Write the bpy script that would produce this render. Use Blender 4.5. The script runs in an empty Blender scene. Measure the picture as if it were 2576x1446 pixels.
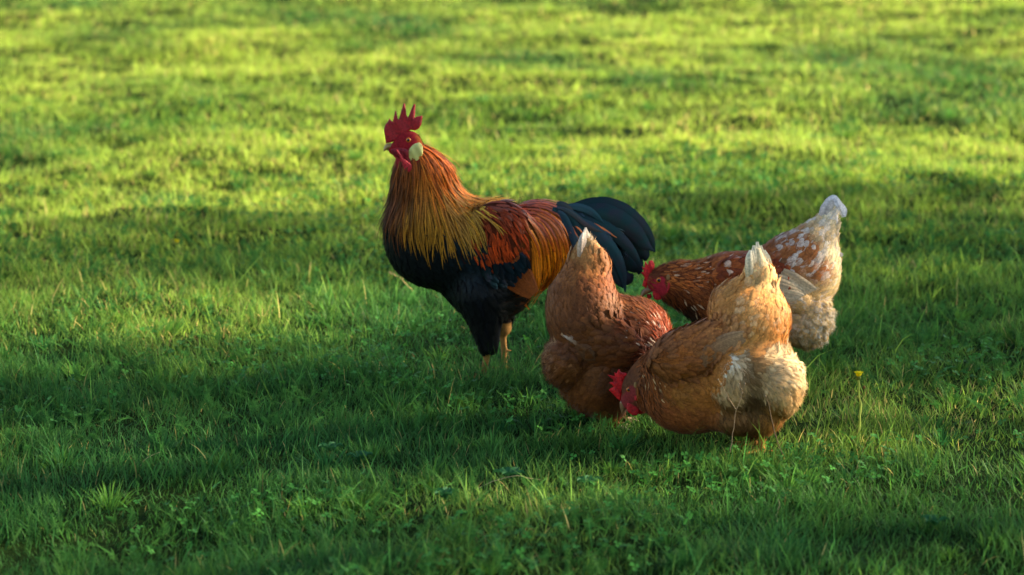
import bpy, math, random
import numpy as np
from mathutils import Vector

rad = math.radians
rng = np.random.default_rng(11)
random.seed(5)
scene = bpy.context.scene
COL = scene.collection

# ------------------------------------------------------------------ camera
CAMH, PITCH, F, CX, CY = 1.5, rad(10.4), 7232.0, 1288.0, 723.0
cd = bpy.data.cameras.new("camera")
cam = bpy.data.objects.new("camera", cd)
COL.objects.link(cam)
cam.location = (0, 0, CAMH)
cam.rotation_euler = (math.pi / 2 - PITCH, 0, 0)
cd.sensor_width = 36
cd.lens = F / 2576 * 36
cd.clip_start, cd.clip_end = 0.1, 600
cd.dof.use_dof = True
cd.dof.focus_distance = 6.55
cd.dof.aperture_fstop = 3.6
scene.camera = cam

# ------------------------------------------------------------------ sky, sun, exposure
SUN_EL = rad(21)
SUN_DIR = np.array([math.cos(rad(14)), math.sin(rad(14))])       # ground direction towards the sun
w = bpy.data.worlds.new("World")
scene.world = w
w.use_nodes = True
nt = w.node_tree
sky = nt.nodes.new("ShaderNodeTexSky")
sky.sky_type = 'NISHITA'
sky.sun_disc = False
sky.sun_elevation = SUN_EL
sky.sun_rotation = math.atan2(SUN_DIR[0], SUN_DIR[1])
sky.air_density, sky.dust_density = 1.0, 0.6
bg = nt.nodes["Background"]
bg.inputs[1].default_value = 0.092
nt.links.new(sky.outputs[0], bg.inputs[0])
sd = bpy.data.lights.new("sun", 'SUN')
sd.energy = 5.0
sd.angle = rad(0.5)
sd.color = (1.0, 0.88, 0.66)
sun = bpy.data.objects.new("sun", sd)
COL.objects.link(sun)
sv = Vector((SUN_DIR[0] * math.cos(SUN_EL), SUN_DIR[1] * math.cos(SUN_EL), math.sin(SUN_EL)))
sun.rotation_euler = sv.to_track_quat('Z', 'Y').to_euler()
sun.location = sv * 40
vs = scene.view_settings
vs.view_transform = 'Standard'
vs.look = 'None'
vs.exposure = 1.75
vs.gamma = 1.0
scene.cycles.max_bounces = 6
scene.cycles.diffuse_bounces = 3
scene.cycles.transmission_bounces = 4
scene.cycles.use_denoising = True

# ------------------------------------------------------------------ helpers
def fromdpx(x, y, Y):
    """the point at ground distance Y seen at position (x, y) of a 2576-wide frame"""
    x, y, Y = np.asarray(x, float), np.asarray(y, float), np.asarray(Y, float)
    a, b = (x - CX) / F, (CY - y) / F
    dy = math.cos(PITCH) + b * math.sin(PITCH)
    dz = -math.sin(PITCH) + b * math.cos(PITCH)
    t = Y / dy
    return np.stack(np.broadcast_arrays(a * t, Y, CAMH + dz * t), -1)

def todpx(p):
    x, y, z = p[..., 0], p[..., 1], p[..., 2] - CAMH
    c, s = math.cos(PITCH), math.sin(PITCH)
    fw = y * c - z * s
    up = y * s + z * c
    return CX + F * x / fw, CY - F * up / fw

def ground_at(x, y):
    """ground point seen at (x, y)"""
    b = (CY - y) / F
    ang = PITCH - math.atan(b)
    return fromdpx(x, y, CAMH / math.tan(ang))

def srgb(c):
    c = np.asarray(c, float) / 255.0
    return np.where(c <= 0.04045, c / 12.92, ((c + 0.055) / 1.055) ** 2.4)

def hash2(i, j, seed):
    n = (i.astype(np.int64) * 374761393 + j.astype(np.int64) * 668265263 + seed * 974634777) & 0x7fffffff
    n = ((n ^ (n >> 13)) * 1274126177) & 0x7fffffff
    return ((n ^ (n >> 16)) & 0xffff) / 65535.0

def vnoise(x, y, seed=0):
    i, j = np.floor(x), np.floor(y)
    u, v = x - i, y - j
    u, v = u * u * (3 - 2 * u), v * v * (3 - 2 * v)
    a, b = hash2(i, j, seed), hash2(i + 1, j, seed)
    c, d = hash2(i, j + 1, seed), hash2(i + 1, j + 1, seed)
    return (a * (1 - u) + b * u) * (1 - v) + (c * (1 - u) + d * u) * v

def fbm(x, y, seed=0, octv=3):
    s, a, t = 0, 1.0, 0
    for k in range(octv):
        s = s + a * vnoise(x * 2 ** k + 17.3 * k, y * 2 ** k - 9.1 * k, seed + k)
        t += a
        a *= 0.5
    return s / t

def terrain(x, y):
    x, y = np.asarray(x, float), np.asarray(y, float)
    far = np.clip((y - 7.5) / 5, 0, 1)
    z = (fbm(x * 1.3, y * 1.1, 3, 3) - 0.5) * (0.085 + 0.02 * far)
    z = z + (fbm(x * 5.0, y * 4.2, 9, 2) - 0.5) * (0.045 - 0.010 * far)
    flat = np.clip((np.hypot((x - 0.15) / 1.3, (y - 6.6) / 0.9) - 0.7) / 0.8, 0.25, 1)
    return z * flat

def norm(v):
    return v / np.maximum(np.linalg.norm(v, axis=-1, keepdims=True), 1e-9)

def tag(o, label=None, cat=None, group=None, kind=None):
    if label: o["label"] = label
    if cat: o["category"] = cat
    if group: o["group"] = group
    if kind: o["kind"] = kind
    return o

def build(name, V, faces_by_n, mat, parent=None, col=None, smooth=True, extra=None):
    """faces_by_n: list of (M,k) int arrays"""
    me = bpy.data.meshes.new(name)
    V = np.ascontiguousarray(V, np.float32)
    me.vertices.add(len(V))
    me.vertices.foreach_set("co", V.ravel())
    loops = np.concatenate([f.ravel() for f in faces_by_n]).astype(np.int32)
    tot = np.concatenate([np.full(len(f), f.shape[1]) for f in faces_by_n]).astype(np.int32)
    start = np.concatenate([[0], np.cumsum(tot)[:-1]]).astype(np.int32)
    me.loops.add(len(loops))
    me.loops.foreach_set("vertex_index", loops)
    me.polygons.add(len(tot))
    me.polygons.foreach_set("loop_start", start)
    try:
        me.polygons.foreach_set("loop_total", tot)
    except Exception:
        pass
    if smooth:
        me.polygons.foreach_set("use_smooth", np.ones(len(tot), bool))
    if col is not None:
        a = me.attributes.new("tint", 'FLOAT_COLOR', 'POINT')
        c = np.ones((len(V), 4), np.float32)
        c[:, :3] = col
        a.data.foreach_set("color", c.ravel())
    if extra:
        for k, val in extra.items():
            a = me.attributes.new(k, 'FLOAT', 'POINT')
            a.data.foreach_set("value", np.ascontiguousarray(val, np.float32))
    me.update(calc_edges=True)
    me.materials.append(mat)
    o = bpy.data.objects.new(name, me)
    COL.objects.link(o)
    if parent is not None:
        o.parent = parent
    return o

# ------------------------------------------------------------------ materials
def mat_new(name):
    m = bpy.data.materials.new(name)
    m.use_nodes = True
    n = m.node_tree
    return m, n, n.nodes["Principled BSDF"], n.nodes["Material Output"]

def tint_mat(name, rough=0.6, spec=0.3, nscale=0, namp=0.3, bump=0, bscale=300, trans=0, sheen=0, sss=0, coat=0, gloss_from_dark=False):
    m, n, b, out = mat_new(name)
    a = n.nodes.new("ShaderNodeAttribute")
    a.attribute_name = "tint"
    c = a.outputs["Color"]
    tc = n.nodes.new("ShaderNodeTexCoord")
    if nscale:
        no = n.nodes.new("ShaderNodeTexNoise")
        no.inputs["Scale"].default_value = nscale
        no.inputs["Detail"].default_value = 3
        n.links.new(tc.outputs["Object"], no.inputs["Vector"])
        mr = n.nodes.new("ShaderNodeMapRange")
        mr.inputs[1].default_value, mr.inputs[2].default_value = 0.3, 0.7
        mr.inputs[3].default_value, mr.inputs[4].default_value = 1 - namp, 1 + namp
        n.links.new(no.outputs[0], mr.inputs[0])
        mx = n.nodes.new("ShaderNodeVectorMath")
        mx.operation = 'SCALE'
        n.links.new(c, mx.inputs[0])
        n.links.new(mr.outputs[0], mx.inputs["Scale"])
        c = mx.outputs[0]
    n.links.new(c, b.inputs["Base Color"])
    b.inputs["Roughness"].default_value = rough
    b.inputs["Specular IOR Level"].default_value = spec
    if sheen:
        b.inputs["Sheen Weight"].default_value = sheen
        b.inputs["Sheen Roughness"].default_value = 0.4
    if coat:
        b.inputs["Coat Weight"].default_value = coat
        b.inputs["Coat Roughness"].default_value = 0.05
    if sss:
        b.inputs["Subsurface Weight"].default_value = sss
        b.inputs["Subsurface Scale"].default_value = 0.006
        b.inputs["Subsurface Radius"].default_value = (1, 0.25, 0.15)
    if bump:
        nb = n.nodes.new("ShaderNodeTexNoise")
        nb.inputs["Scale"].default_value = bscale
        n.links.new(tc.outputs["Object"], nb.inputs["Vector"])
        bp = n.nodes.new("ShaderNodeBump")
        bp.inputs["Strength"].default_value = bump
        bp.inputs["Distance"].default_value = 0.002
        n.links.new(nb.outputs[0], bp.inputs["Height"])
        n.links.new(bp.outputs[0], b.inputs["Normal"])
    if trans:
        tr = n.nodes.new("ShaderNodeBsdfTranslucent")
        n.links.new(c, tr.inputs[0])
        ms = n.nodes.new("ShaderNodeMixShader")
        ms.inputs[0].default_value = trans
        n.links.new(b.outputs[0], ms.inputs[1])
        n.links.new(tr.outputs[0], ms.inputs[2])
        n.links.new(ms.outputs[0], out.inputs[0])
    return m

M_grass = tint_mat("grass_blade", rough=0.55, spec=0.14, trans=0.5)
M_leaf = tint_mat("ground_leaf", rough=0.55, spec=0.15, trans=0.3, nscale=60, namp=0.25)
M_dry = tint_mat("dry_stem", rough=0.8, spec=0.15, nscale=80, namp=0.25)
M_petal = tint_mat("petal", rough=0.6, spec=0.2, trans=0.3)
M_feather = tint_mat("feather", rough=0.62, spec=0.22, trans=0.12, nscale=220, namp=0.25, sheen=0.04)
M_gloss = tint_mat("glossy_feather", rough=0.36, spec=0.5, trans=0.04, nscale=160, namp=0.3)
M_copper = tint_mat("copper_feather", rough=0.42, spec=0.42, trans=0.06, nscale=200, namp=0.22)
M_black = tint_mat("black_feather", rough=0.6, spec=0.16, nscale=160, namp=0.3)
M_down = tint_mat("down", rough=0.85, spec=0.08, trans=0.3, nscale=60, namp=0.15)
M_skinb = tint_mat("body_skin", rough=0.8, spec=0.15, nscale=150, namp=0.25, bump=0.5, bscale=260)
M_comb = tint_mat("comb_flesh", rough=0.55, spec=0.3, nscale=170, namp=0.4, bump=1.0, bscale=330, sss=0.2)
M_lobe = tint_mat("earlobe_skin", rough=0.6, spec=0.3, nscale=60, namp=0.1, bump=0.5, bscale=200, sss=0.1)
M_horn = tint_mat("horn", rough=0.35, spec=0.5, nscale=90, namp=0.2)
M_eye = tint_mat("eye", rough=0.18, spec=0.5)
M_bark = tint_mat("bark", rough=0.9, spec=0.1, nscale=12, namp=0.4)

# iridescent black of the cock's tail and wing bar
def irid_mat():
    m, n, b, out = mat_new("iridescent_black_feather")
    a = n.nodes.new("ShaderNodeAttribute"); a.attribute_name = "tint"
    n.links.new(a.outputs["Color"], b.inputs["Base Color"])
    b.inputs["Roughness"].default_value = 0.42
    b.inputs["Specular IOR Level"].default_value = 0.38
    b.inputs["Specular Tint"].default_value = (0.45, 0.8, 1.0, 1)
    tc = n.nodes.new("ShaderNodeTexCoord")
    no = n.nodes.new("ShaderNodeTexNoise")
    no.inputs["Scale"].default_value = 30
    n.links.new(tc.outputs["Object"], no.inputs["Vector"])
    cr = n.nodes.new("ShaderNodeValToRGB")
    cr.color_ramp.elements[0].color = (0.35, 0.85, 0.85, 1)
    cr.color_ramp.elements[0].position = 0.4
    cr.color_ramp.elements[1].color = (0.7, 0.68, 0.85, 1)
    cr.color_ramp.elements[1].position = 0.62
    n.links.new(no.outputs[0], cr.inputs[0])
    n.links.new(cr.outputs[0], b.inputs["Specular Tint"])
    b.inputs["Sheen Weight"].default_value = 0.1
    b.inputs["Sheen Tint"].default_value = (0.3, 0.6, 0.9, 1)
    return m
M_irid = irid_mat()

def ground_mat():
    m, n, b, out = mat_new("meadow_soil")
    tc = n.nodes.new("ShaderNodeTexCoord")
    no = n.nodes.new("ShaderNodeTexNoise"); no.inputs["Scale"].default_value = 3; no.inputs["Detail"].default_value = 8
    n2 = n.nodes.new("ShaderNodeTexNoise"); n2.inputs["Scale"].default_value = 90; n2.inputs["Detail"].default_value = 5
    n.links.new(tc.outputs["Object"], no.inputs["Vector"]); n.links.new(tc.outputs["Object"], n2.inputs["Vector"])
    cr = n.nodes.new("ShaderNodeValToRGB")
    cr.color_ramp.elements[0].color = (0.008, 0.014, 0.004, 1); cr.color_ramp.elements[0].position = 0.3
    cr.color_ramp.elements[1].color = (0.022, 0.045, 0.008, 1); cr.color_ramp.elements[1].position = 0.7
    ad = n.nodes.new("ShaderNodeMath"); ad.operation = 'MULTIPLY_ADD'; ad.inputs[1].default_value = 0.5
    hf = n.nodes.new("ShaderNodeMath"); hf.operation = 'MULTIPLY'; hf.inputs[1].default_value = 0.5
    n.links.new(no.outputs[0], hf.inputs[0])
    n.links.new(n2.outputs[0], ad.inputs[0]); n.links.new(hf.outputs[0], ad.inputs[2])
    n.links.new(ad.outputs[0], cr.inputs[0]); n.links.new(cr.outputs[0], b.inputs["Base Color"])
    b.inputs["Roughness"].default_value = 0.95
    b.inputs["Specular IOR Level"].default_value = 0.02
    bp = n.nodes.new("ShaderNodeBump"); bp.inputs["Strength"].default_value = 0.6; bp.inputs["Distance"].default_value = 0.03
    n.links.new(n2.outputs[0], bp.inputs["Height"]); n.links.new(bp.outputs[0], b.inputs["Normal"])
    return m
M_ground = ground_mat()

# ------------------------------------------------------------------ ground sheet
def make_ground():
    xs = np.concatenate([-np.geomspace(200, 6.5, 22), np.arange(-6, 6.01, 0.06), np.geomspace(6.5, 200, 22)])
    ys = np.concatenate([-np.geomspace(60, 1, 10), np.arange(0, 3.9, 0.3), np.arange(4, 24, 0.06), np.geomspace(24.5, 400, 30)])
    X, Y = np.meshgrid(xs, ys, indexing='ij')
    Z = terrain(X, Y)
    V = np.stack([X, Y, Z], -1).reshape(-1, 3)
    nx, ny = len(xs), len(ys)
    idx = np.arange(nx * ny).reshape(nx, ny)
    Q = np.stack([idx[:-1, :-1], idx[1:, :-1], idx[1:, 1:], idx[:-1, 1:]], -1).reshape(-1, 4)
    o = build("ground", V, [Q], M_ground)
    tag(o, kind="structure")
make_ground()

# ------------------------------------------------------------------ grass
def blades(x, y, H, W, lean, az, curl, col, tipcol, nlev=4, face=None):
    """nlev stations, last one is the tip"""
    N = len(x)
    z = terrain(x, y) - 0.004
    s = np.linspace(0, 1, nlev)
    ax, ay = np.cos(az), np.sin(az)
    fa = az + math.pi / 2 if face is None else face
    sx, sy = np.cos(fa), np.sin(fa)
    V = np.zeros((N, 2 * (nlev - 1) + 1, 3), np.float32)
    C = np.zeros((N, 2 * (nlev - 1) + 1, 3), np.float32)
    for k, t in enumerate(s):
        ang = lean + curl * t
        # arc
        r = H * t
        a2 = lean + curl * t * 0.5
        px = x + ax * r * np.sin(a2)
        py = y + ay * r * np.sin(a2)
        pz = z + r * np.cos(a2)
        wk = W * (1 - 0.75 * t ** 2) * 0.5 * (0.75 if k == 0 else 1)
        c = col * (1 - t)[..., None] if False else col * (1 - t) + tipcol * t
        if k < nlev - 1:
            V[:, 2 * k] = np.stack([px - sx * wk, py - sy * wk, pz], -1)
            V[:, 2 * k + 1] = np.stack([px + sx * wk, py + sy * wk, pz], -1)
            C[:, 2 * k] = c; C[:, 2 * k + 1] = c
        else:
            V[:, 2 * k] = np.stack([px, py, pz], -1)
            C[:, 2 * k] = c
    nv = 2 * (nlev - 1) + 1
    base = (np.arange(N) * nv)[:, None]
    quads = np.concatenate([base + np.array([2 * k, 2 * k + 1, 2 * k + 3, 2 * k + 2]) for k in range(nlev - 2)])
    k = nlev - 2
    tris = base + np.array([2 * k, 2 * k + 1, 2 * k + 2])
    return V.reshape(-1, 3), C.reshape(-1, 3), quads, tris

def merge(parts):
    V, C, Q, T, off = [], [], [], [], 0
    for v, c, q, t in parts:
        V.append(v); C.append(c)
        if q is not None and len(q): Q.append(q + off)
        if t is not None and len(t): T.append(t + off)
        off += len(v)
    out = []
    if Q: out.append(np.concatenate(Q))
    if T: out.append(np.concatenate(T))
    return np.concatenate(V), np.concatenate(C), out

GREEN = srgb((92, 132, 44)); YEL = srgb((184, 204, 76)); DRY = srgb((205, 180, 105)); BLUEG = srgb((54, 110, 54))

def patch_maps(x, y):
    tuft = fbm(x * 6, y * 5, 21, 3)
    big = fbm(x * 0.9, y * 0.8, 33, 3)
    dryp = fbm(x * 1.4 + 5, y * 0.9 + 3, 47, 3)
    return tuft, big, dryp

def make_grass():
    parts = []
    bands = [(4.3, 5.2, 14000, 4, 0.9), (5.2, 8.2, 20000, 4, 0.8), (8.2, 11.5, 12000, 4, 1.1), (11.5, 16, 6500, 3, 1.6), (16, 24, 3000, 3, 2.4), (24, 36, 900, 3, 4.0)]
    for y0, y1, dens, nlev, ws in bands:
        hw0 = 0.19 * y1 + 0.9 + (0.9 if y0 < 8 else 0.18 * y1)
        N = int((y1 - y0) * 2 * hw0 * dens)
        x = rng.uniform(-hw0, hw0, N); y = rng.uniform(y0, y1, N)
        core = np.abs(x) < 0.182 * y + 0.15
        keep = core | (rng.random(N) < 0.45)
        x, y = x[keep], y[keep]
        tuft, big, dryp = patch_maps(x, y)
        keep = rng.random(len(x)) < 0.40 + 1.15 * np.clip(tuft - 0.25, 0, 1)
        x, y, tuft, big, dryp = [q[keep] for q in (x, y, tuft, big, dryp)]
        n = len(x)
        H = (0.015 + 0.050 * np.clip(tuft - 0.2, 0, 1) ** 1.2 + 0.014 * rng.random(n)) * rng.uniform(0.6, 1.25, n) * np.where(y < 8.5, 1.15, 1.0) * (1 + 1.1 * np.exp(-((x + 0.04) ** 2 + (y - 6.9) ** 2) / 0.012))
        tall = rng.random(n) < 0.05
        H[tall] *= rng.uniform(1.2, 2.2, tall.sum())
        W = rng.uniform(0.0018, 0.0042, n) * ws
        azf = fbm(x * 3.1, y * 3.1, 61, 2) * 12 + rng.normal(0, 1.6, n)
        lean = np.abs(rng.normal(0.25, 0.3, n)); lean[rng.random(n) < 0.2] += 0.7
        curl = rng.uniform(0.1, 1.3, n)
        mixy = np.clip((big - 0.38) * 2.4 + rng.normal(0, 0.22, n), 0, 1)[:, None]
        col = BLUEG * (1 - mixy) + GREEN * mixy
        my = np.clip((dryp - 0.42) * 2.2 + rng.normal(0, 0.2, n) + np.clip((y - 7.6) / 5, 0, .45), 0, 1)[:, None]  # yellower with distance: sunlit look of the far field put into blade colour
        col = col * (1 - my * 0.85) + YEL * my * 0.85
        nb = (np.clip((8.6 - y) / 0.8, 0, 1) * 0.45)[:, None]  # near turf pulled to blue-green: shade painted into the blade colour
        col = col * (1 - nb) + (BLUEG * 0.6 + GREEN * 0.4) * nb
        isdry = rng.random(n) < 0.012 + 0.05 * (y > 9) + 0.18 * np.clip(dryp - 0.52, 0, 1) * 2.2
        col[isdry] = DRY * rng.uniform(0.6, 1.1, (isdry.sum(), 1))
        col = col * rng.uniform(0.45, 1.45, (n, 1))
        col[tall] *= 1.3  # tall blades tinted lighter, as highlights painted into the colour
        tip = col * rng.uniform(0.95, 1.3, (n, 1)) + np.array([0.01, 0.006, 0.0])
        face = azf + math.pi / 2 + rng.normal(0, 0.6, n)
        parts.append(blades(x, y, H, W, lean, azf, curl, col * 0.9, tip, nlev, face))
    # coarser tussocks that stand above the fine turf
    K_ = 620
    cx, cy = rng.uniform(-2.2, 2.2, K_), 4.7 + 8 * rng.random(K_) ** 1.4
    ok = (np.abs(cx) < 0.19 * cy + 0.5)
    cx, cy = cx[ok], cy[ok]
    m = rng.integers(25, 90, len(cx))
    ci = np.repeat(np.arange(len(cx)), m)
    n = len(ci)
    rr = np.abs(rng.normal(0, 0.022, n)); az = rng.uniform(0, 6.283, n)
    x = cx[ci] + rr * np.cos(az); y = cy[ci] + rr * np.sin(az)
    hh = rng.uniform(0.55, 1.0, len(cx))[ci]
    tone = rng.uniform(0.7, 1.35, len(cx))[ci][:, None]
    hue = rng.random(len(cx))[ci][:, None]
    col = (GREEN * hue + BLUEG * (1 - hue)) * tone * rng.uniform(0.75, 1.25, (n, 1))
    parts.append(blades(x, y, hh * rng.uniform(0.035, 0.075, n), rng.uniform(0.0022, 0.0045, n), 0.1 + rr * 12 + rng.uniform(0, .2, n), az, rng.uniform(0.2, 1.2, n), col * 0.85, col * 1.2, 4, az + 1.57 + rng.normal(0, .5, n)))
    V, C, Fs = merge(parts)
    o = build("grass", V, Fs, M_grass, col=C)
    tag(o, "short sunlit and shaded meadow grass around the birds", "grass", kind="stuff")
make_grass()

def make_clover():
    """three leaflets on a stalk, drifts through the turf"""
    N = 24000
    x = rng.uniform(-2.2, 2.2, N); y = rng.uniform(4.6, 11, N)
    k = (np.abs(x) < 0.19 * y + 0.4) & (fbm(x * 1.7, y * 1.7, 77, 3) + rng.normal(0, 0.04, N) > 0.56)
    x, y = x[k], y[k]
    n = len(x)
    z = terrain(x, y)
    h = rng.uniform(0.018, 0.05, n)
    col = srgb((70, 130, 48)) * rng.uniform(0.6, 1.35, (n, 1))
    parts = []
    r = rng.uniform(0.003, 0.0065, n)
    a0 = rng.uniform(0, 6.28, n)
    tx, ty = rng.normal(0, 0.35, n), rng.normal(0, 0.35, n)
    for q in range(3):
        a = a0 + q * 2.094
        c, s = np.cos(a), np.sin(a)
        pts = [(0.1, 0), (0.8, -0.72), (1.5, -0.75), (1.75, 0), (1.5, 0.75), (0.8, 0.72)]
        V = np.zeros((n, 6, 3), np.float32)
        for j, (u, v) in enumerate(pts):
            dx = (u * c - v * s) * r; dy = (u * s + v * c) * r
            up = 0.25 * abs(v) * r
            V[:, j] = np.stack([x + dx, y + dy, z + h + dx * tx + dy * ty + up], -1)
        base = (np.arange(n) * 6)[:, None]
        Q = np.concatenate([base + np.array([0, 1, 2, 3]), base + np.array([0, 3, 4, 5])])
        C = np.repeat(col[:, None, :] * rng.uniform(0.85, 1.15, (n, 1, 1)), 6, 1).reshape(-1, 3)
        parts.append((V.reshape(-1, 3), C, Q, None))
    b = blades(x, y, h * 1.05, np.full(n, 0.0012), np.full(n, 0.02), a0, np.full(n, 0.02), col * 0.8, col, 3)
    parts.append(b)
    V, C, Fs = merge(parts)
    tag(build("clover", V, Fs, M_leaf, col=C), "small round three-part clover leaves among the grass", "clover", kind="stuff")
make_clover()

def make_yarrow():
    """feathery fronds: a leaning midrib with many short leaflets"""
    N = 9000
    x = rng.uniform(-2.1, 2.1, N); y = rng.uniform(4.6, 9.5, N)
    k = (np.abs(x) < 0.19 * y + 0.3) & (fbm(x * 1.5 + 9, y * 1.5, 91, 3) + rng.normal(0, 0.05, N) > 0.49)
    x, y = x[k], y[k]
    n = len(x)
    z = terrain(x, y)
    L = rng.uniform(0.035, 0.075, n)
    az = rng.uniform(0, 6.28, n)
    ln = rng.uniform(0.15, 0.9, n)
    col = srgb((72, 122, 52)) * rng.uniform(0.7, 1.3, (n, 1))
    ax, ay = np.cos(az), np.sin(az)
    sx, sy = -ay, ax
    parts = []
    m = 13
    V = np.zeros((n, m, 2, 4, 3), np.float32)
    for j in range(m):
        t = 0.12 + 0.88 * j / (m - 1)
        a2 = ln + 0.35 * t
        px = x + ax * L * t * np.sin(a2); py = y + ay * L * t * np.sin(a2); pz = z + L * t * np.cos(a2)
        ll = 0.0085 * (1 - abs(t - 0.45) * 1.35) + 0.0015
        for q, sg in enumerate((-1, 1)):
            ex = px + sg * sx * ll + ax * 0.003 * np.sin(a2); ey = py + sg * sy * ll + ay * 0.003 * np.sin(a2); ez = pz + 0.004 + rng.normal(0, 0.0012, n)
            V[:, j, q, 0] = np.stack([px, py, pz - 0.0008], -1); V[:, j, q, 1] = np.stack([px, py, pz + 0.0008], -1)
            V[:, j, q, 2] = np.stack([ex, ey, ez + 0.0006], -1); V[:, j, q, 3] = np.stack([ex, ey, ez - 0.0006], -1)
    V = V.reshape(-1, 3)
    Q = np.arange(len(V)).reshape(-1, 4)
    C = np.repeat(col, m * 8, 0)
    parts.append((V, C, Q, None))
    parts.append(blades(x, y, L, np.full(n, 0.0014), ln, az, np.full(n, 0.35), col, col * 1.1, 4))
    V, C, Fs = merge(parts)
    tag(build("yarrow", V, Fs, M_leaf, col=C), "feathery fern-like yarrow fronds growing through the grass", "yarrow", kind="stuff")
make_yarrow()

# ------------------------------------------------------------------ implicit surfaces
class Field:
    def __init__(s, lo, hi, h):
        s.lo = np.array(lo, float); s.h = h
        s.n = np.ceil((np.array(hi) - s.lo) / h).astype(int) + 1
        ax = [s.lo[i] + h * np.arange(s.n[i]) for i in range(3)]
        s.X, s.Y, s.Z = [a.astype(np.float32) for a in np.meshgrid(*ax, indexing='ij')]
        s.F = np.full(tuple(s.n), 1.0, np.float32)
    def add(s, d, k=0.012):
        if k <= 0:
            s.F = np.minimum(s.F, d)
        else:
            hh = np.clip(0.5 + 0.5 * (s.F - d) / k, 0, 1)
            s.F = (s.F * (1 - hh) + d * hh - k * hh * (1 - hh)).astype(np.float32)
    def done(s):
        s.G = np.stack(np.gradient(s.F, s.h), -1).astype(np.float32)
    def sample(s, p):
        q = (p - s.lo) / s.h
        q = np.clip(q, 0, s.n - 1.001)
        i = q.astype(int); f = q - i
        v = 0; g = 0
        for a in (0, 1):
            for b in (0, 1):
                for c in (0, 1):
                    wt = (f[:, 0] if a else 1 - f[:, 0]) * (f[:, 1] if b else 1 - f[:, 1]) * (f[:, 2] if c else 1 - f[:, 2])
                    v = v + wt * s.F[i[:, 0] + a, i[:, 1] + b, i[:, 2] + c]
                    g = g + wt[:, None] * s.G[i[:, 0] + a, i[:, 1] + b, i[:, 2] + c]
        return v, norm(g)
    def mesh(s):
        Fv = s.F; S = Fv < 0
        nx, ny, nz = Fv.shape
        cnt = np.zeros((nx - 1, ny - 1, nz - 1), np.int8)
        for a in (0, 1):
            for b in (0, 1):
                for c in (0, 1):
                    cnt += S[a:nx - 1 + a, b:ny - 1 + b, c:nz - 1 + c]
        act = np.argwhere((cnt > 0) & (cnt < 8))
        vid = np.full(cnt.shape, -1, np.int64)
        vid[tuple(act.T)] = np.arange(len(act))
        acc = np.zeros((len(act), 3)); num = np.zeros(len(act))
        C8 = [(a, b, c) for a in (0, 1) for b in (0, 1) for c in (0, 1)]
        for p in C8:
            for ax in range(3):
                if p[ax]: continue
                q = list(p); q[ax] = 1
                A = act + np.array(p); B = act + np.array(q)
                fa = Fv[tuple(A.T)]; fb = Fv[tuple(B.T)]
                m = (fa < 0) != (fb < 0)
                t = fa[m] / (fa[m] - fb[m])
                acc[m] += A[m] + (B[m] - A[m]) * t[:, None]
                num[m] += 1
        V = s.lo + s.h * acc / num[:, None]
        quads = []
        for ax in range(3):
            sl0 = [slice(None)] * 3; sl1 = [slice(None)] * 3
            sl0[ax] = slice(0, -1); sl1[ax] = slice(1, None)
            s0, s1 = S[tuple(sl0)], S[tuple(sl1)]
            e = np.argwhere(s0 != s1)
            o1, o2 = [(1, 2), (2, 0), (0, 1)][ax]
            ok = (e[:, o1] > 0) & (e[:, o2] > 0) & (e[:, o1] < Fv.shape[o1] - 1) & (e[:, o2] < Fv.shape[o2] - 1)
            e = e[ok]
            inside = s0[tuple(e.T)]
            d1 = np.zeros(3, int); d1[o1] = 1
            d2 = np.zeros(3, int); d2[o2] = 1
            ids = [vid[tuple((e - a).T)] for a in (d1 + d2, d2, 0 * d1, d1)]
            q = np.stack(ids, -1)
            q[~inside] = q[~inside][:, ::-1]
            quads.append(q)
        return V, np.concatenate(quads)

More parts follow.
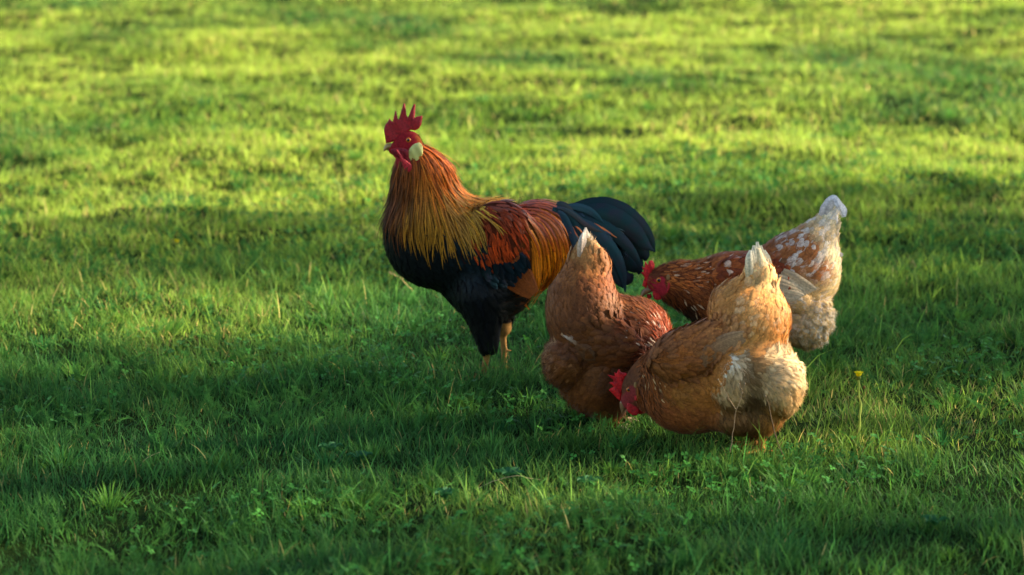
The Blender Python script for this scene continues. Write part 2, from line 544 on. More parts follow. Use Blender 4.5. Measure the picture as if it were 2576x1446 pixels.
class Bird:
    def surf(s, x, y, sg, dref=0.0):
        """depth offset of the skin at frame position (x, y) on one side"""
        ds = np.arange(0, 0.12, 0.0007)
        P = np.array([s.pt(x, y, dref + sg * d) for d in ds])
        f, _ = s.f.sample(P)
        i = np.argwhere(f < 0)
        return dref + sg * (ds[i.max()] if len(i) else 0.015)
    """a body built from blended ellipsoids and tapering limbs; x,y are frame positions at distance Y0+d, r in the same unit"""
    def __init__(s, Y0, lo, hi, depth=0.17, h=0.0045):
        s.Y0 = Y0
        a = fromdpx(lo[0], hi[1], Y0); b = fromdpx(hi[0], lo[1], Y0)
        s.f = Field((a[0], Y0 - depth, min(a[2], -0.02)), (b[0], Y0 + depth, b[2]), h)
        s.s = 1.0 / (F / (Y0 * math.cos(PITCH) + CAMH * math.sin(PITCH)))   # metres per frame unit
    def pt(s, x, y, d=0):
        return fromdpx(x, y, s.Y0 + d)
    def E(s, x, y, d, rx, ry, rd, ang=0, k=0.015, lump=0.0):
        c = s.pt(x, y, d); f = s.f
        a = rad(ang); ca, sa = math.cos(a), math.sin(a)
        dx, dy, dz = f.X - c[0], f.Y - c[1], f.Z - c[2]
        u = dx * ca + dz * sa; v = -dx * sa + dz * ca
        rx, ry = rx * s.s, ry * s.s
        k0 = np.sqrt((u / rx) ** 2 + (dy / rd) ** 2 + (v / ry) ** 2)
        k1 = np.sqrt((u / rx ** 2) ** 2 + (dy / rd ** 2) ** 2 + (v / ry ** 2) ** 2) + 1e-6
        dd = k0 * (k0 - 1) / k1
        if lump:
            q = 2 * math.pi
            dd = dd + lump * (np.sin(f.X * q / 0.041 + np.sin(f.Z * q / 0.055) * 1.3) * np.sin(f.Z * q / 0.034 + np.sin(f.X * q / 0.06 + f.Y * q / 0.05) * 1.5 + f.Y * q / 0.05)
                              + 0.5 * np.sin(f.X * q / 0.019 + f.Z * q / 0.03) * np.sin(f.Z * q / 0.017 + f.Y * q / 0.022))
        f.add(dd, k)
    def K(s, x1, y1, d1, r1, x2, y2, d2, r2, q=1.0, k=0.012):
        A = s.pt(x1, y1, d1); B = s.pt(x2, y2, d2); f = s.f
        r1, r2 = r1 * s.s, r2 * s.s
        ab = B - A
        w_ = np.array([1, 1 / q, 1])
        abw = ab * w_
        px, py, pz = f.X - A[0], (f.Y - A[1]) / q, f.Z - A[2]
        t = np.clip((px * abw[0] + py * abw[1] + pz * abw[2]) / (abw @ abw), 0, 1)
        d = np.sqrt((px - t * abw[0]) ** 2 + (py - t * abw[1]) ** 2 + (pz - t * abw[2]) ** 2) - (r1 + (r2 - r1) * t)
        f.add(d * min(1, q), k)
    def finish(s, name, colfn, label, cat, group=None):
        s.f.done()
        V, Q = s.f.mesh()
        s.V, s.Q = V, Q
        dx, dy = todpx(V)
        c = colfn(dx, dy, V)
        s.obj = build(name, V, [Q], M_skinb, col=c)
        tag(s.obj, label, cat, group)
        # sampling tables
        tri = V[Q]
        ar = np.linalg.norm(np.cross(tri[:, 2] - tri[:, 0], tri[:, 3] - tri[:, 1]), axis=1) * 0.5
        s.cum = np.cumsum(ar); s.area = s.cum[-1]
        return s.obj
    def roots(s, n, mask=None):
        r = rng.random(n) * s.area
        i = np.searchsorted(s.cum, r)
        i = np.clip(i, 0, len(s.Q) - 1)
        u, v = rng.random((2, n, 1))
        q = s.V[s.Q[i]]
        p = q[:, 0] * (1 - u) * (1 - v) + q[:, 1] * u * (1 - v) + q[:, 2] * u * v + q[:, 3] * (1 - u) * v
        if mask is not None:
            dx, dy = todpx(p)
            p = p[mask(dx, dy, p)]
        return p

def flowfn(ctrl, power=3):
    c = np.array(ctrl, float)
    dirs = c[:, 2:4] / np.linalg.norm(c[:, 2:4], axis=1, keepdims=True)
    def fn(p):
        x, y = todpx(p)
        d = (x[:, None] - c[:, 0]) ** 2 + (y[:, None] - c[:, 1]) ** 2
        wt = 1 / (d + 60) ** (power / 2)
        v = (wt @ dirs)
        out = np.zeros((len(x), 3))
        out[:, 0] = v[:, 0]; out[:, 2] = -v[:, 1]
        return norm(out)
    return fn

def ctint(ctrl, power=5, gain=(1, 1, 1)):
    """soft Voronoi of colours"""
    pos = np.array([[a, b] for a, b, _ in ctrl], float)
    cols = np.array([srgb(c) for _, _, c in ctrl]) * np.array(gain)
    def fn(x, y, jitter=None):
        jx = 0 if jitter is None else rng.normal(0, jitter, len(x))
        jy = 0 if jitter is None else rng.normal(0, jitter, len(x))
        d = ((x + jx)[:, None] - pos[:, 0]) ** 2 + ((y + jy)[:, None] - pos[:, 1]) ** 2
        wt = 1 / (d + 30) ** (power / 2)
        return (wt @ cols) / wt.sum(1, keepdims=True)
    return fn

PROFILE = {
    'round': [0.5, 0.8, 0.95, 1.0, 1.0, 0.92, 0.7, 0.3],
    'lance': [0.55, 0.9, 1.0, 0.8, 0.5, 0.05],
    'long': [0.6, 0.95, 1.0, 1.0, 0.8, 0.25],
    'hair': [1.0, 0.9, 0.75, 0.6, 0.4, 0.05],
}
def grow(field, root, L, W, flow, prof='round', h0=0.001, h1=0.004, jit=0.15, cling=0.8, roof=0.10, col=None, tipcol=None, stiff=0.4, randdir=0, hjit=0.5, midmul=1.12, edgemul=0.85):
    n = len(root)
    pw = PROFILE[prof]
    ns = len(pw)
    x = root.copy()
    _, nn = field.sample(x)
    fl = flow(x) + rng.normal(0, randdir, (n, 3)) if randdir else flow(x)
    ang = rng.normal(0, jit, n)
    prev = None
    st_x, st_n, st_d = [], [], []
    hj = 1 + hjit * rng.normal(0, 1, n).clip(-1.5, 2)
    ds = L / (ns - 1)
    rd0 = rng.normal(0, 1, (n, 3)) * randdir
    for k in range(ns):
        f, nn = field.sample(x)
        tgt = (h0 + (h1 * hj - h0) * (k / (ns - 1)))
        dlt = tgt - f
        dlt = np.where(dlt > 0, dlt, dlt * cling)
        x = x + nn * dlt[:, None]
        v = norm(flow(x) + rd0)
        v = v - nn * (v * nn).sum(1, keepdims=True)
        v = norm(v)
        sd_ = np.cross(nn, v)
        v = norm(v * np.cos(ang)[:, None] + sd_ * np.sin(ang)[:, None])
        if prev is not None:
            v = norm(v * (1 - stiff) + prev * stiff)
        prev = v
        st_x.append(x.copy()); st_n.append(nn); st_d.append(v)
        x = x + v * ds[:, None]
    V = np.zeros((n, ns, 3, 3), np.float32); C = np.zeros((n, ns, 3, 3), np.float32); NN = np.zeros((n, ns, 3, 3), np.float32)
    twist = rng.normal(0, 0.05, n)[:, None]
    for k in range(ns):
        sd_ = norm(np.cross(st_n[k], st_d[k]))
        wk = (W * pw[k] * 0.5)[:, None]
        nrm = st_n[k]
        V[:, k, 0] = st_x[k] - sd_ * wk - nrm * wk * (roof + twist)
        V[:, k, 1] = st_x[k] + nrm * wk * roof * 0.5
        V[:, k, 2] = st_x[k] + sd_ * wk - nrm * wk * (roof - twist)
        tl = st_n[k] + st_d[k] * 0.12
        NN[:, k, 0] = tl - sd_ * 0.30; NN[:, k, 1] = tl; NN[:, k, 2] = tl + sd_ * 0.30
        t = k / (ns - 1)
        c = col * (1 - t) + tipcol * t
        C[:, k, 0] = c * edgemul; C[:, k, 1] = c * midmul; C[:, k, 2] = c * edgemul
    nv = ns * 3
    base = (np.arange(n) * nv)[:, None]
    Q = []
    for k in range(ns - 1):
        for j in (0, 1):
            a = k * 3 + j
            Q.append(base + np.array([a, a + 3, a + 4, a + 1]))
    return V.reshape(-1, 3), C.reshape(-1, 3), np.concatenate(Q), None, norm(NN).reshape(-1, 3)

def strands(field, root, L, W, flow, randdir=0.5, rise=(0.1, 0.75), off=0.0, h1=0.012, col=None, tipcol=None, droop=0.0):
    """down: fine tapering barbs standing off the skin"""
    n = len(root)
    _, nn = field.sample(root)
    x_, y_ = todpx(root)
    cl = np.stack([vnoise(x_ / 9.0, y_ / 9.0, 31) - .5, vnoise(x_ / 9.0, y_ / 9.0, 37) - .5, vnoise(x_ / 9.0, y_ / 9.0, 41) - .5], -1)
    L = L * (0.6 + 0.8 * vnoise(x_ / 12.0, y_ / 12.0, 53))
    v = norm(flow(root) + rng.normal(0, randdir * 0.6, (n, 3)) + cl * randdir * 4)
    v = norm(v - nn * (v * nn).sum(1, keepdims=True) + nn * rng.uniform(rise[0], rise[1], (n, 1)))
    root = root + nn * off
    sd_ = norm(np.cross(nn, v) + rng.normal(0, 0.4, (n, 3)))
    V = np.zeros((n, 5, 3), np.float32)
    p1 = root + v * L[:, None] * 0.5
    p2 = root + v * L[:, None] + np.array([0, 0, -1]) * (droop * L)[:, None] + norm(rng.normal(0, 1, (n, 3))) * (L * 0.15)[:, None]
    wv = sd_ * W[:, None] * 0.5
    V[:, 0] = root - wv; V[:, 1] = root + wv; V[:, 2] = p1 + wv * 0.8; V[:, 3] = p1 - wv * 0.8; V[:, 4] = p2
    base = (np.arange(n) * 5)[:, None]
    C = np.repeat(col[:, None, :], 5, 1); C[:, 4] = tipcol; C[:, 2:4] = (col * 0.5 + tipcol * 0.5)[:, None]
    g = np.cross(V[:, 1] - V[:, 0], V[:, 3] - V[:, 0])
    flip = (g * nn).sum(1) < 0
    V[flip] = V[flip][:, [1, 0, 3, 2, 4]]
    NN = np.repeat(norm(nn + rng.normal(0, 0.25, (n, 3)))[:, None, :], 5, 1)
    return V.reshape(-1, 3), C.reshape(-1, 3), base + np.array([0, 1, 2, 3]), base + np.array([3, 2, 4]), NN.reshape(-1, 3)

def inpoly(poly):
    P = np.array(poly, float)
    def fn(x, y):
        r = np.zeros(x.shape, bool)
        j = len(P) - 1
        for i in range(len(P)):
            xi, yi = P[i]; xj, yj = P[j]
            c = ((yi > y) != (yj > y)) & (x < (xj - xi) * (y - yi) / (yj - yi + 1e-12) + xi)
            r ^= c
            j = i
        return r
    return fn

def polydist(px, pz, P):
    """signed distance, positive inside"""
    d = np.full(px.shape, 1e9)
    j = len(P) - 1
    ins = np.zeros(px.shape, bool)
    for i in range(len(P)):
        a, b = P[j], P[i]
        ex, ez = b[0] - a[0], b[1] - a[1]
        wx, wz = px - a[0], pz - a[1]
        t = np.clip((wx * ex + wz * ez) / (ex * ex + ez * ez + 1e-12), 0, 1)
        d = np.minimum(d, np.hypot(wx - t * ex, wz - t * ez))
        c = ((b[1] > pz) != (a[1] > pz)) & (px < (a[0] - b[0]) * (pz - b[1]) / (a[1] - b[1] + 1e-12) + b[0])
        ins ^= c
        j = i
    return np.where(ins, d, -d)

def slab(name, poly, Y, T, R, mat, color, parent, h=0.0011, bend=0.0, slope=0.0, tipcol=None, ripple=0.0, label=None):
    """a fleshy lobe: traced outline with real, rounded thickness; bend/slope curve it in depth"""
    w3 = fromdpx([p[0] for p in poly], [p[1] for p in poly], Y)
    P = np.stack([w3[:, 0], w3[:, 2]], -1)
    lo, hi = P.min(0) - 3 * h, P.max(0) + 3 * h
    mid = (lo + hi) / 2; sz = (hi - lo) / 2
    ext = T + abs(bend) + abs(slope) + ripple + 3 * h
    fd = Field((lo[0], Y - ext, lo[1]), (hi[0], Y + ext, hi[1]), h)
    px, pz = fd.X[:, 0, :], fd.Z[:, 0, :]
    d = polydist(px, pz, P)
    u = (px - mid[0]) / sz[0]; v = (pz - mid[1]) / sz[1]
    yc = Y + bend * (u ** 2 - 0.4) + slope * v + ripple * np.sin(u * 7 + v * 5)
    t = T * np.sqrt(np.clip(d / R, 0, 1) * (2 - np.clip(d / R, 0, 1)) + 1e-6)
    ay = np.abs(fd.Y - yc[:, None, :])
    fd.F = np.where(d[:, None, :] > 0, ay - t[:, None, :], np.maximum(ay, -d[:, None, :]) + 1e-5).astype(np.float32)
    V, Q = fd.mesh()
    c = np.tile(srgb(color), (len(V), 1))
    if tipcol is not None:
        tt = np.clip((V[:, 2] - lo[1]) / (hi[1] - lo[1]), 0, 1)[:, None]
        c = c * (1 - tt) + srgb(tipcol) * tt
    o = build(name, V, [Q], mat, parent, col=c)
    if label: o["label"] = label
    return o

def eyeball(b, x, y, r, d, parent):
    for sg in (-1, 1):
        rr = r * b.s
        sd0 = b.surf(x, y, sg, b.eyed)
        cen = np.array(b.pt(x, y, sd0 - sg * rr * 0.15))
        nu, nv = 20, 14
        th = np.linspace(0, math.pi, nv); ph = np.linspace(0, 2 * math.pi, nu, endpoint=False)
        T_, P_ = np.meshgrid(th, ph, indexing='ij')
        loc = np.stack([np.sin(T_) * np.cos(P_), sg * np.cos(T_) * 0.7, np.sin(T_) * np.sin(P_)], -1).reshape(-1, 3)
        V = cen + loc * rr
        ang = T_.ravel()
        c = np.where((ang < 0.72)[:, None], np.array([0.003, 0.003, 0.003]), np.where((ang < 1.25)[:, None], srgb((205, 110, 30)), srgb((60, 20, 15))))
        idx = np.arange(nv * nu).reshape(nv, nu)
        Q = np.stack([idx[:-1], idx[1:], np.roll(idx[1:], -1, 1), np.roll(idx[:-1], -1, 1)], -1).reshape(-1, 4)
        if sg < 0: Q = Q[:, ::-1]
        # thin dark lid ring comes from the outermost colour
        build("eye", V, [Q], M_eye, parent, col=c)

def zpoly(pts, ox, oy, s):
    return [(ox + a * s, oy + b * s) for a, b in pts]

def add_mesh(name, parts, mat, parent, label=None):
    parts = [p for p in parts if p is not None]
    V, C, Fs = merge([p[:4] for p in parts])
    o = build(name, V, Fs, mat, parent, col=C)
    if any(len(p) > 4 for p in parts):
        N = np.concatenate([p[4] if len(p) > 4 else np.zeros((len(p[0]), 3)) for p in parts])
        o.data.normals_split_custom_set_from_vertices(N.tolist())
    if label: o["label"] = label
    return o

def ribbon_on(b, pts, sg, lift, W, Wp, col, tip, dref=0.0, arch=0.12):
    out = []; last = 0.0
    for i, (x, y) in enumerate(pts):
        ds = b.surf(x, y, sg, dref)
        if abs(ds - dref) < 0.02 and i: ds = last
        last = ds
        out.append((x, y, ds + sg * lift * (1 + 0.0 * i)))
    return ribbon(b, out, W, Wp, col, tip, 0.2, arch)

def ribbon(b, pts, W, Wp, col, tip, side_tilt=0.3, arch=0.25, n=22, split=0.0):
    """one long feather. pts: (x, y, depth); W in frame units; two vanes meeting at a raised shaft; the vane widths vary so the edge is uneven"""
    n = max(n, 44)
    P = np.array([b.pt(x, y, d) for x, y, d in pts])
    # Catmull-Rom
    Pe = np.vstack([2 * P[0] - P[1], P, 2 * P[-1] - P[-2]])
    out = []
    segs = len(P) - 1
    for t in np.linspace(0, segs - 1e-6, n):
        i = int(t); u = t - i
        p0, p1, p2, p3 = Pe[i], Pe[i + 1], Pe[i + 2], Pe[i + 3]
        out.append(0.5 * ((2 * p1) + (-p0 + p2) * u + (2 * p0 - 5 * p1 + 4 * p2 - p3) * u ** 2 + (-p0 + 3 * p1 - 3 * p2 + p3) * u ** 3))
    X = np.array(out)
    D = norm(np.gradient(X, axis=0))
    nrm = np.array([0.0, -1.0, 0.0]) + np.array([0, 0, 1]) * side_tilt
    S = norm(np.cross(D, nrm))
    Nn = norm(np.cross(S, D))
    ww = np.interp(np.linspace(0, 1, n), np.linspace(0, 1, len(Wp)), Wp) * W * b.s * 0.5
    tone = rng.uniform(0.82, 1.12)
    V = np.zeros((n, 5, 3)); C = np.zeros((n, 5, 3))
    for j, u in enumerate((-1, -0.5, 0, 0.5, 1)):
        jitter = 1 + (rng.normal(0, 0.018, n) if abs(u) == 1 else 0)
        V[:, j] = X + S * (ww * u * jitter)[:, None] - Nn * (ww * arch * u * u)[:, None] * 1.6
        t = np.linspace(0, 1, n)[:, None]
        C[:, j] = (srgb(col) * (1 - t) + srgb(tip) * t) * (0.72 if u == 0 else 1.0 if abs(u) < 1 else 0.86) * (1 + 0.05 * rng.normal(0, 1, (n, 1))) * tone
    idx = np.arange(n * 5).reshape(n, 5)
    Q = np.stack([idx[:-1, :-1], idx[1:, :-1], idx[1:, 1:], idx[:-1, 1:]], -1).reshape(-1, 4)
    return V.reshape(-1, 3), C.reshape(-1, 3), Q, None

#BIRDS
def layer(b, n, mask, L, W, flow, cf, tip=1.15, prof='round', h0=0.001, h1=0.005, jit=0.15, cjit=8, vary=0.18, **kw):
    r = b.roots(n, mask)
    n = len(r)
    if n == 0:
        return None
    x, y = todpx(r)
    c = cf(x, y, cjit) * rng.normal(1, vary, (n, 1)).clip(0.5, 1.6)
    tc = c * np.asarray(tip) if not callable(tip) else tip(x, y, c)
    return grow(b.f, r, rng.uniform(L[0], L[1], n), rng.uniform(W[0], W[1], n), flow, prof, h0, h1, jit, col=c, tipcol=tc, **kw)

def fluff(b, n, mask, L, W, flow, cf, tip=1.15, cjit=6, vary=0.15, **kw):
    r = b.roots(n, mask)
    n = len(r)
    x, y = todpx(r)
    c = cf(x, y, cjit) * rng.normal(1, vary, (n, 1)).clip(0.5, 1.6)
    return strands(b.f, r, rng.uniform(L[0], L[1], n), rng.uniform(W[0], W[1], n), flow, col=c, tipcol=c * tip, **kw)

def side_mask(poly, b, sg, dmin=0.0, extra=None):
    ip = inpoly(poly)
    def fn(x, y, p):
        m = ip(x, y) & ((p[:, 1] - b.Y0) * sg > dmin)
        return m
    return fn

def leg(b, x0, y0, d0, r0, x1, d1, r1, footdir=-1):
    """shank to the turf, three toes forward and one back"""
    gy = b.Y0 + d1
    row = CY + F * math.tan(math.atan(CAMH / gy) - PITCH)
    b.K(x0, y0, d0, r0, x1, row - 8, d1, r1, k=0.006)
    for ang in (-0.6, 0.0, 0.55, math.pi):
        ln = 0.05 if ang < 3 else 0.028
        ex = x1 + footdir * math.cos(ang) * ln / b.s
        ed = d1 + math.sin(ang) * ln
        rw = CY + F * math.tan(math.atan(CAMH / (b.Y0 + ed)) - PITCH)
        b.K(x1, row - 8, d1, r1 * 0.75, ex, rw - 3, ed, r1 * 0.45, k=0.004)

def fuzz(b, n, mask, flow, cf, L=(0.008, 0.016), rd=0.22):
    return fluff(b, n, mask, L, (0.0005, 0.0010), flow, cf, tip=1.2, randdir=rd, vary=0.22, rise=(0.05, 0.3), off=0.003)

# ================================================================== ROOSTER
def make_rooster():
    b = Bird(6.98, (940, 300), (1600, 960), depth=0.17, h=0.0045)
    b.eyed = -0.01
    E, K = b.E, b.K
    E(1205, 628, 0, 195, 118, 0.095, -8)
    E(1085, 600, -0.01, 116, 120, 0.088, 0, k=0.03)
    E(1225, 720, 0, 110, 84, 0.075, -10, k=0.03)
    E(1345, 600, 0.0, 105, 92, 0.078, -5, k=0.03)
    E(1480, 610, 0.01, 85, 78, 0.035, -25, k=0.04)
    K(1030, 372, -0.01, 27, 1060, 445, -0.01, 66, q=0.72, k=0.025)
    K(1060, 445, -0.01, 66, 1078, 545, -0.01, 99, q=0.78, k=0.03)
    E(1026, 360, -0.01, 34, 31, 0.019, 20, k=0.008)
    E(1000, 372, -0.01, 24, 16, 0.013, 25, k=0.012)
    # shoulders of the two folded wings
    for sg in (-1, 1):
        E(1262, 600, sg * 0.068, 82, 96, 0.032, 12, k=0.014)
        E(1300, 680, sg * 0.062, 60, 60, 0.022, -35, k=0.010)
    # thighs and shanks
    K(1212, 745, -0.05, 62, 1230, 868, -0.05, 25, k=0.03)
    K(1245, 740, 0.045, 60, 1264, 822, 0.045, 24, k=0.03)
    leg(b, 1230, 862, -0.05, 9.5, 1216, -0.045, 7.5)
    leg(b, 1264, 815, 0.045, 9, 1270, 0.04, 7.5)
    K(1270, 880, 0.04, 5, 1292, 884, 0.04, 2, k=0.003)      # spur
    skin = ctint([(1030, 340, (150, 35, 35)), (1000, 370, (155, 30, 35)), (1030, 390, (140, 26, 32)), (1060, 350, (150, 70, 25)), (1075, 420, (120, 60, 20)),
                  (1060, 520, (70, 40, 15)), (1150, 500, (60, 35, 15)), (1030, 620, (12, 16, 20)), (1100, 700, (12, 16, 20)), (1230, 740, (12, 16, 20)), (1220, 830, (14, 16, 20)),
                  (1260, 600, (90, 35, 12)), (1300, 520, (70, 25, 12)), (1370, 600, (120, 65, 18)), (1470, 600, (12, 18, 24)), (1300, 700, (110, 60, 25))])
    face = inpoly([(960, 350), (1000, 335), (1040, 336), (1050, 352), (1047, 372), (1030, 385), (1035, 410), (1010, 402), (985, 390)])
    def colfn(x, y, V):
        c = skin(x, y)
        f = face(x, y)
        c[f] = srgb((140, 24, 30))
        leg_ = np.where(V[:, 1] < b.Y0, V[:, 2] < 0.062, V[:, 2] < 0.125)
        c[leg_] = srgb((150, 108, 56))
        return c
    body = b.finish("rooster", colfn, "tall rooster with red comb, orange neck feathers, black breast and black tail", "rooster")
    fl = flowfn([(1040, 350, .6, .5), (1010, 420, 0, 1), (985, 480, -.12, 1), (975, 560, .0, 1), (1040, 450, .02, 1), (1060, 520, .06, 1), (1100, 440, .35, 1), (1110, 520, .22, 1), (1150, 500, .6, .9), (1190, 520, .85, .75),
                 (1180, 590, .35, 1), (1100, 600, .12, 1), (1010, 640, .35, 1), (1100, 700, .6, .9), (1180, 760, .4, 1), (1225, 830, .05, 1), (1290, 750, .9, .1), (1250, 515, 1, .3), (1300, 510, 1, .25), (1250, 600, .25, 1),
                 (1300, 560, .45, 1), (1290, 640, .4, .9), (1345, 515, 1, .45), (1370, 550, .5, 1), (1360, 640, .05, 1), (1345, 710, -.08, 1), (1410, 640, .08, 1), (1400, 700, -.1, 1), (1420, 570, .2, 1), (1400, 525, .5, 1), (1430, 530, .5, 1), (1480, 580, 1, .3), (1500, 650, .6, .9)])
    # breast, belly and thigh
    cb = ctint([(1030, 620, (15, 18, 19)), (1100, 700, (12, 17, 18)), (1200, 650, (12, 22, 26)), (1230, 760, (12, 14, 15)), (1220, 850, (17, 17, 17)), (1330, 740, (24, 19, 15)), (1180, 560, (12, 26, 32)), (1480, 600, (10, 18, 22))])
    low = inpoly([(940, 540), (1100, 560), (1200, 560), (1270, 700), (1345, 740), (1400, 690), (1450, 520), (1620, 520), (1620, 760), (1300, 880), (1180, 893), (1150, 830), (940, 700)])
    leglim = lambda x, y: (y < 880) & ~((x > 1250) & (y > 800))
    p = [layer(b, 5200, lambda x, y, q: low(x, y) & leglim(x, y), (0.016, 0.03), (0.009, 0.014), fl, cb, tip=1.3, h1=0.003, vary=0.2),
         fluff(b, 5000, lambda x, y, q: low(x, y) & (y > 720) & (y < 886) & ~((x > 1250) & (y > 806)), (0.008, 0.018), (0.0007, 0.0014), fl, cb, randdir=0.3)]
    add_mesh("body_plumage", p, M_black, body, "blue-black breast, belly and thigh feathers")
    # short neck and crown feathers and the long pointed hackles
    ch = ctint(gain=(1.12, 1.0, 0.6), ctrl=[(1045, 345, (150, 78, 30)), (1065, 360, (180, 86, 22)), (1085, 400, (205, 102, 22)), (1110, 440, (212, 112, 26)), (1030, 430, (130, 66, 24)), (1055, 440, (185, 108, 34)), (990, 450, (92, 46, 24)), (972, 520, (96, 54, 34)),
                (990, 560, (90, 42, 22)), (1020, 500, (110, 52, 18)), (1050, 520, (165, 110, 32)), (1090, 520, (190, 130, 36)), (1130, 490, (205, 120, 28)), (1160, 490, (190, 145, 60)), (1180, 520, (200, 160, 70)),
                (1060, 590, (160, 105, 30)), (1120, 590, (180, 125, 38)), (1190, 560, (195, 145, 50))])
    notface = lambda x, y: ~face(x, y) & ~inpoly([(940, 320), (1042, 320), (1050, 350), (1055, 380), (1032, 400), (990, 400), (940, 400)])(x, y)
    neck = inpoly([(1035, 325), (1075, 330), (1150, 430), (1200, 485), (1225, 520), (1190, 555), (1120, 560), (1040, 560), (985, 560), (955, 540), (955, 430), (1000, 400), (1050, 400), (1058, 370)])
    neck2 = inpoly([(1055, 370), (1085, 370), (1150, 430), (1205, 485), (1215, 520), (1185, 550), (1140, 570), (1060, 565), (1000, 530), (955, 520), (955, 430), (1000, 410)])
    def gold(x, y, c):
        g = (np.clip((x - 1000) / 60, 0, 1) * np.clip((y - 400) / 90, 0.15, 1))[:, None]
        return c * (0.9 - 0.35 * g) + srgb((200, 142, 40)) * 0.5 * g
    p = [layer(b, 4200, lambda x, y, q: neck(x, y) & notface(x, y), (0.03, 0.05), (0.003, 0.0055), fl, ch, tip=1.2, prof='lance', h1=0.004, jit=0.06, vary=0.2),
         layer(b, 900, lambda x, y, q: notface(x, y) & (y < 420) & neck(x, y), (0.012, 0.025), (0.0025, 0.004), fl, ch, tip=1.1, prof='lance', h1=0.003, jit=0.1),
         layer(b, 6500, lambda x, y, q: neck2(x, y), (0.055, 0.125), (0.003, 0.0058), fl, ch, tip=gold, prof='lance', h0=0.002, h1=0.010, jit=0.10, cling=0.6, vary=0.42, edgemul=0.42, midmul=1.2, hjit=0.6)]
    cgold = ctint([(1100, 480, (150, 85, 22)), (1160, 480, (170, 105, 32)), (1200, 500, (180, 125, 50))])
    shoulder = inpoly([(1095, 450), (1150, 440), (1215, 495), (1225, 530), (1180, 570), (1110, 560)])
    p.append(layer(b, 4500, lambda x, y, q: shoulder(x, y), (0.05, 0.10), (0.0045, 0.0065), fl, cgold, tip=lambda x, y, c: c * 0.4 + srgb((210, 155, 56)) * 0.6, prof='lance', h0=0.006, h1=0.013, jit=0.12, cling=0.5, vary=0.25, edgemul=0.4, midmul=1.2))
    add_mesh("hackle_feathers", p, M_feather, body, "long orange and golden pointed neck feathers")
    # back and saddle
    cs = ctint(gain=(1.25, 1.2, 1.1), ctrl=[(1240, 510, (105, 42, 18)), (1290, 508, (85, 34, 22)), (1350, 505, (95, 42, 24)), (1250, 545, (125, 48, 16)), (1310, 525, (135, 52, 14)), (1345, 540, (190, 92, 14)), (1385, 540, (190, 96, 18)),
                (1370, 580, (215, 120, 14)), (1400, 590, (225, 130, 18)), (1430, 560, (60, 45, 45)), (1415, 640, (215, 110, 14)), (1430, 530, (50, 50, 62))])
    back = inpoly([(1225, 490), (1430, 490), (1450, 545), (1330, 545), (1300, 560), (1225, 545)])
    sad = inpoly([(1310, 495), (1390, 498), (1416, 560), (1414, 640), (1340, 640), (1318, 560)])
    p = [layer(b, 1500, lambda x, y, q: back(x, y), (0.03, 0.05), (0.006, 0.011), fl, cs, tip=1.1, prof='long', h1=0.005, jit=0.1, vary=0.25),
         layer(b, 4200, lambda x, y, q: sad(x, y), (0.09, 0.19), (0.005, 0.009), fl, cs, tip=lambda x, y, c: c * 0.75 + srgb((190, 85, 8)) * 0.25, prof='long', h0=0.004, h1=0.011, jit=0.05, cling=0.7, vary=0.22, edgemul=0.6, midmul=1.2)]
    add_mesh("saddle_feathers", p, M_copper, body, "long glossy orange feathers draping from the back")
    # wings
    cw = ctint(gain=(1.3, 1.2, 1.1), ctrl=[(1220, 560, (125, 48, 16)), (1250, 600, (165, 58, 12)), (1290, 580, (150, 52, 12)), (1230, 640, (150, 55, 14)), (1290, 640, (155, 56, 12)), (1240, 530, (110, 40, 14))])
    bow = [(1190, 520), (1300, 520), (1326, 600), (1318, 648), (1290, 658), (1240, 664), (1195, 655), (1180, 590)]
    bar = [(1205, 662), (1245, 660), (1290, 655), (1306, 625), (1322, 650), (1312, 662), (1290, 674), (1262, 695), (1225, 700)]
    cbar = ctint([(1250, 680, (12, 16, 19)), (1290, 670, (14, 24, 30)), (1325, 600, (36, 36, 46))])
    cbay = ctint([(1290, 720, (160, 88, 38)), (1330, 720, (170, 80, 26)), (1350, 680, (170, 75, 20))])
    for sg in (-1, 1):
        p1 = [layer(b, 5200 if sg < 0 else 3500, side_mask(bow, b, sg, 0.0), (0.02, 0.04), (0.004, 0.007), fl, cw, tip=1.2, prof='lance', h0=0.002, h1=0.007, jit=0.14, vary=0.25, edgemul=0.7)]
        wg = add_mesh("wing", p1, M_feather, body, "rusty red folded wing with a blue-black bar")
        p2 = [layer(b, 16000, side_mask(bar, b, sg, 0.02), (0.02, 0.034), (0.010, 0.015), fl, cbar, tip=1.3, h0=0.008, h1=0.015, vary=0.2)]
        add_mesh("wing_bar", p2, M_irid, wg)
        quills = []
        for i in range(10):
            t = i / 9
            quills.append(ribbon_on(b, [(1252 + 50 * t, 700 - 56 * t), (1296 + 36 * t, 729 - 44 * t), (1334 + 18 * t, 750 - 18 * t)], sg, 0.006 + 0.0006 * i, 13, [0.7, 1, 1.0, 0.9, 0.4], (140, 66, 22), (165, 82, 26)))
        add_mesh("flight_feathers", quills, M_feather, wg, "orange-brown folded flight feathers")
    # tail: separate long curved plumes
    Z = lambda pts, d: [(1132 + x * 0.3393, 452.8 + y * 0.3393, d + 0.0004 * i) for i, (x, y) in enumerate(pts)]
    SW = [0.35, 0.75, 1.0, 1.0, 0.9, 0.65, 0.1]
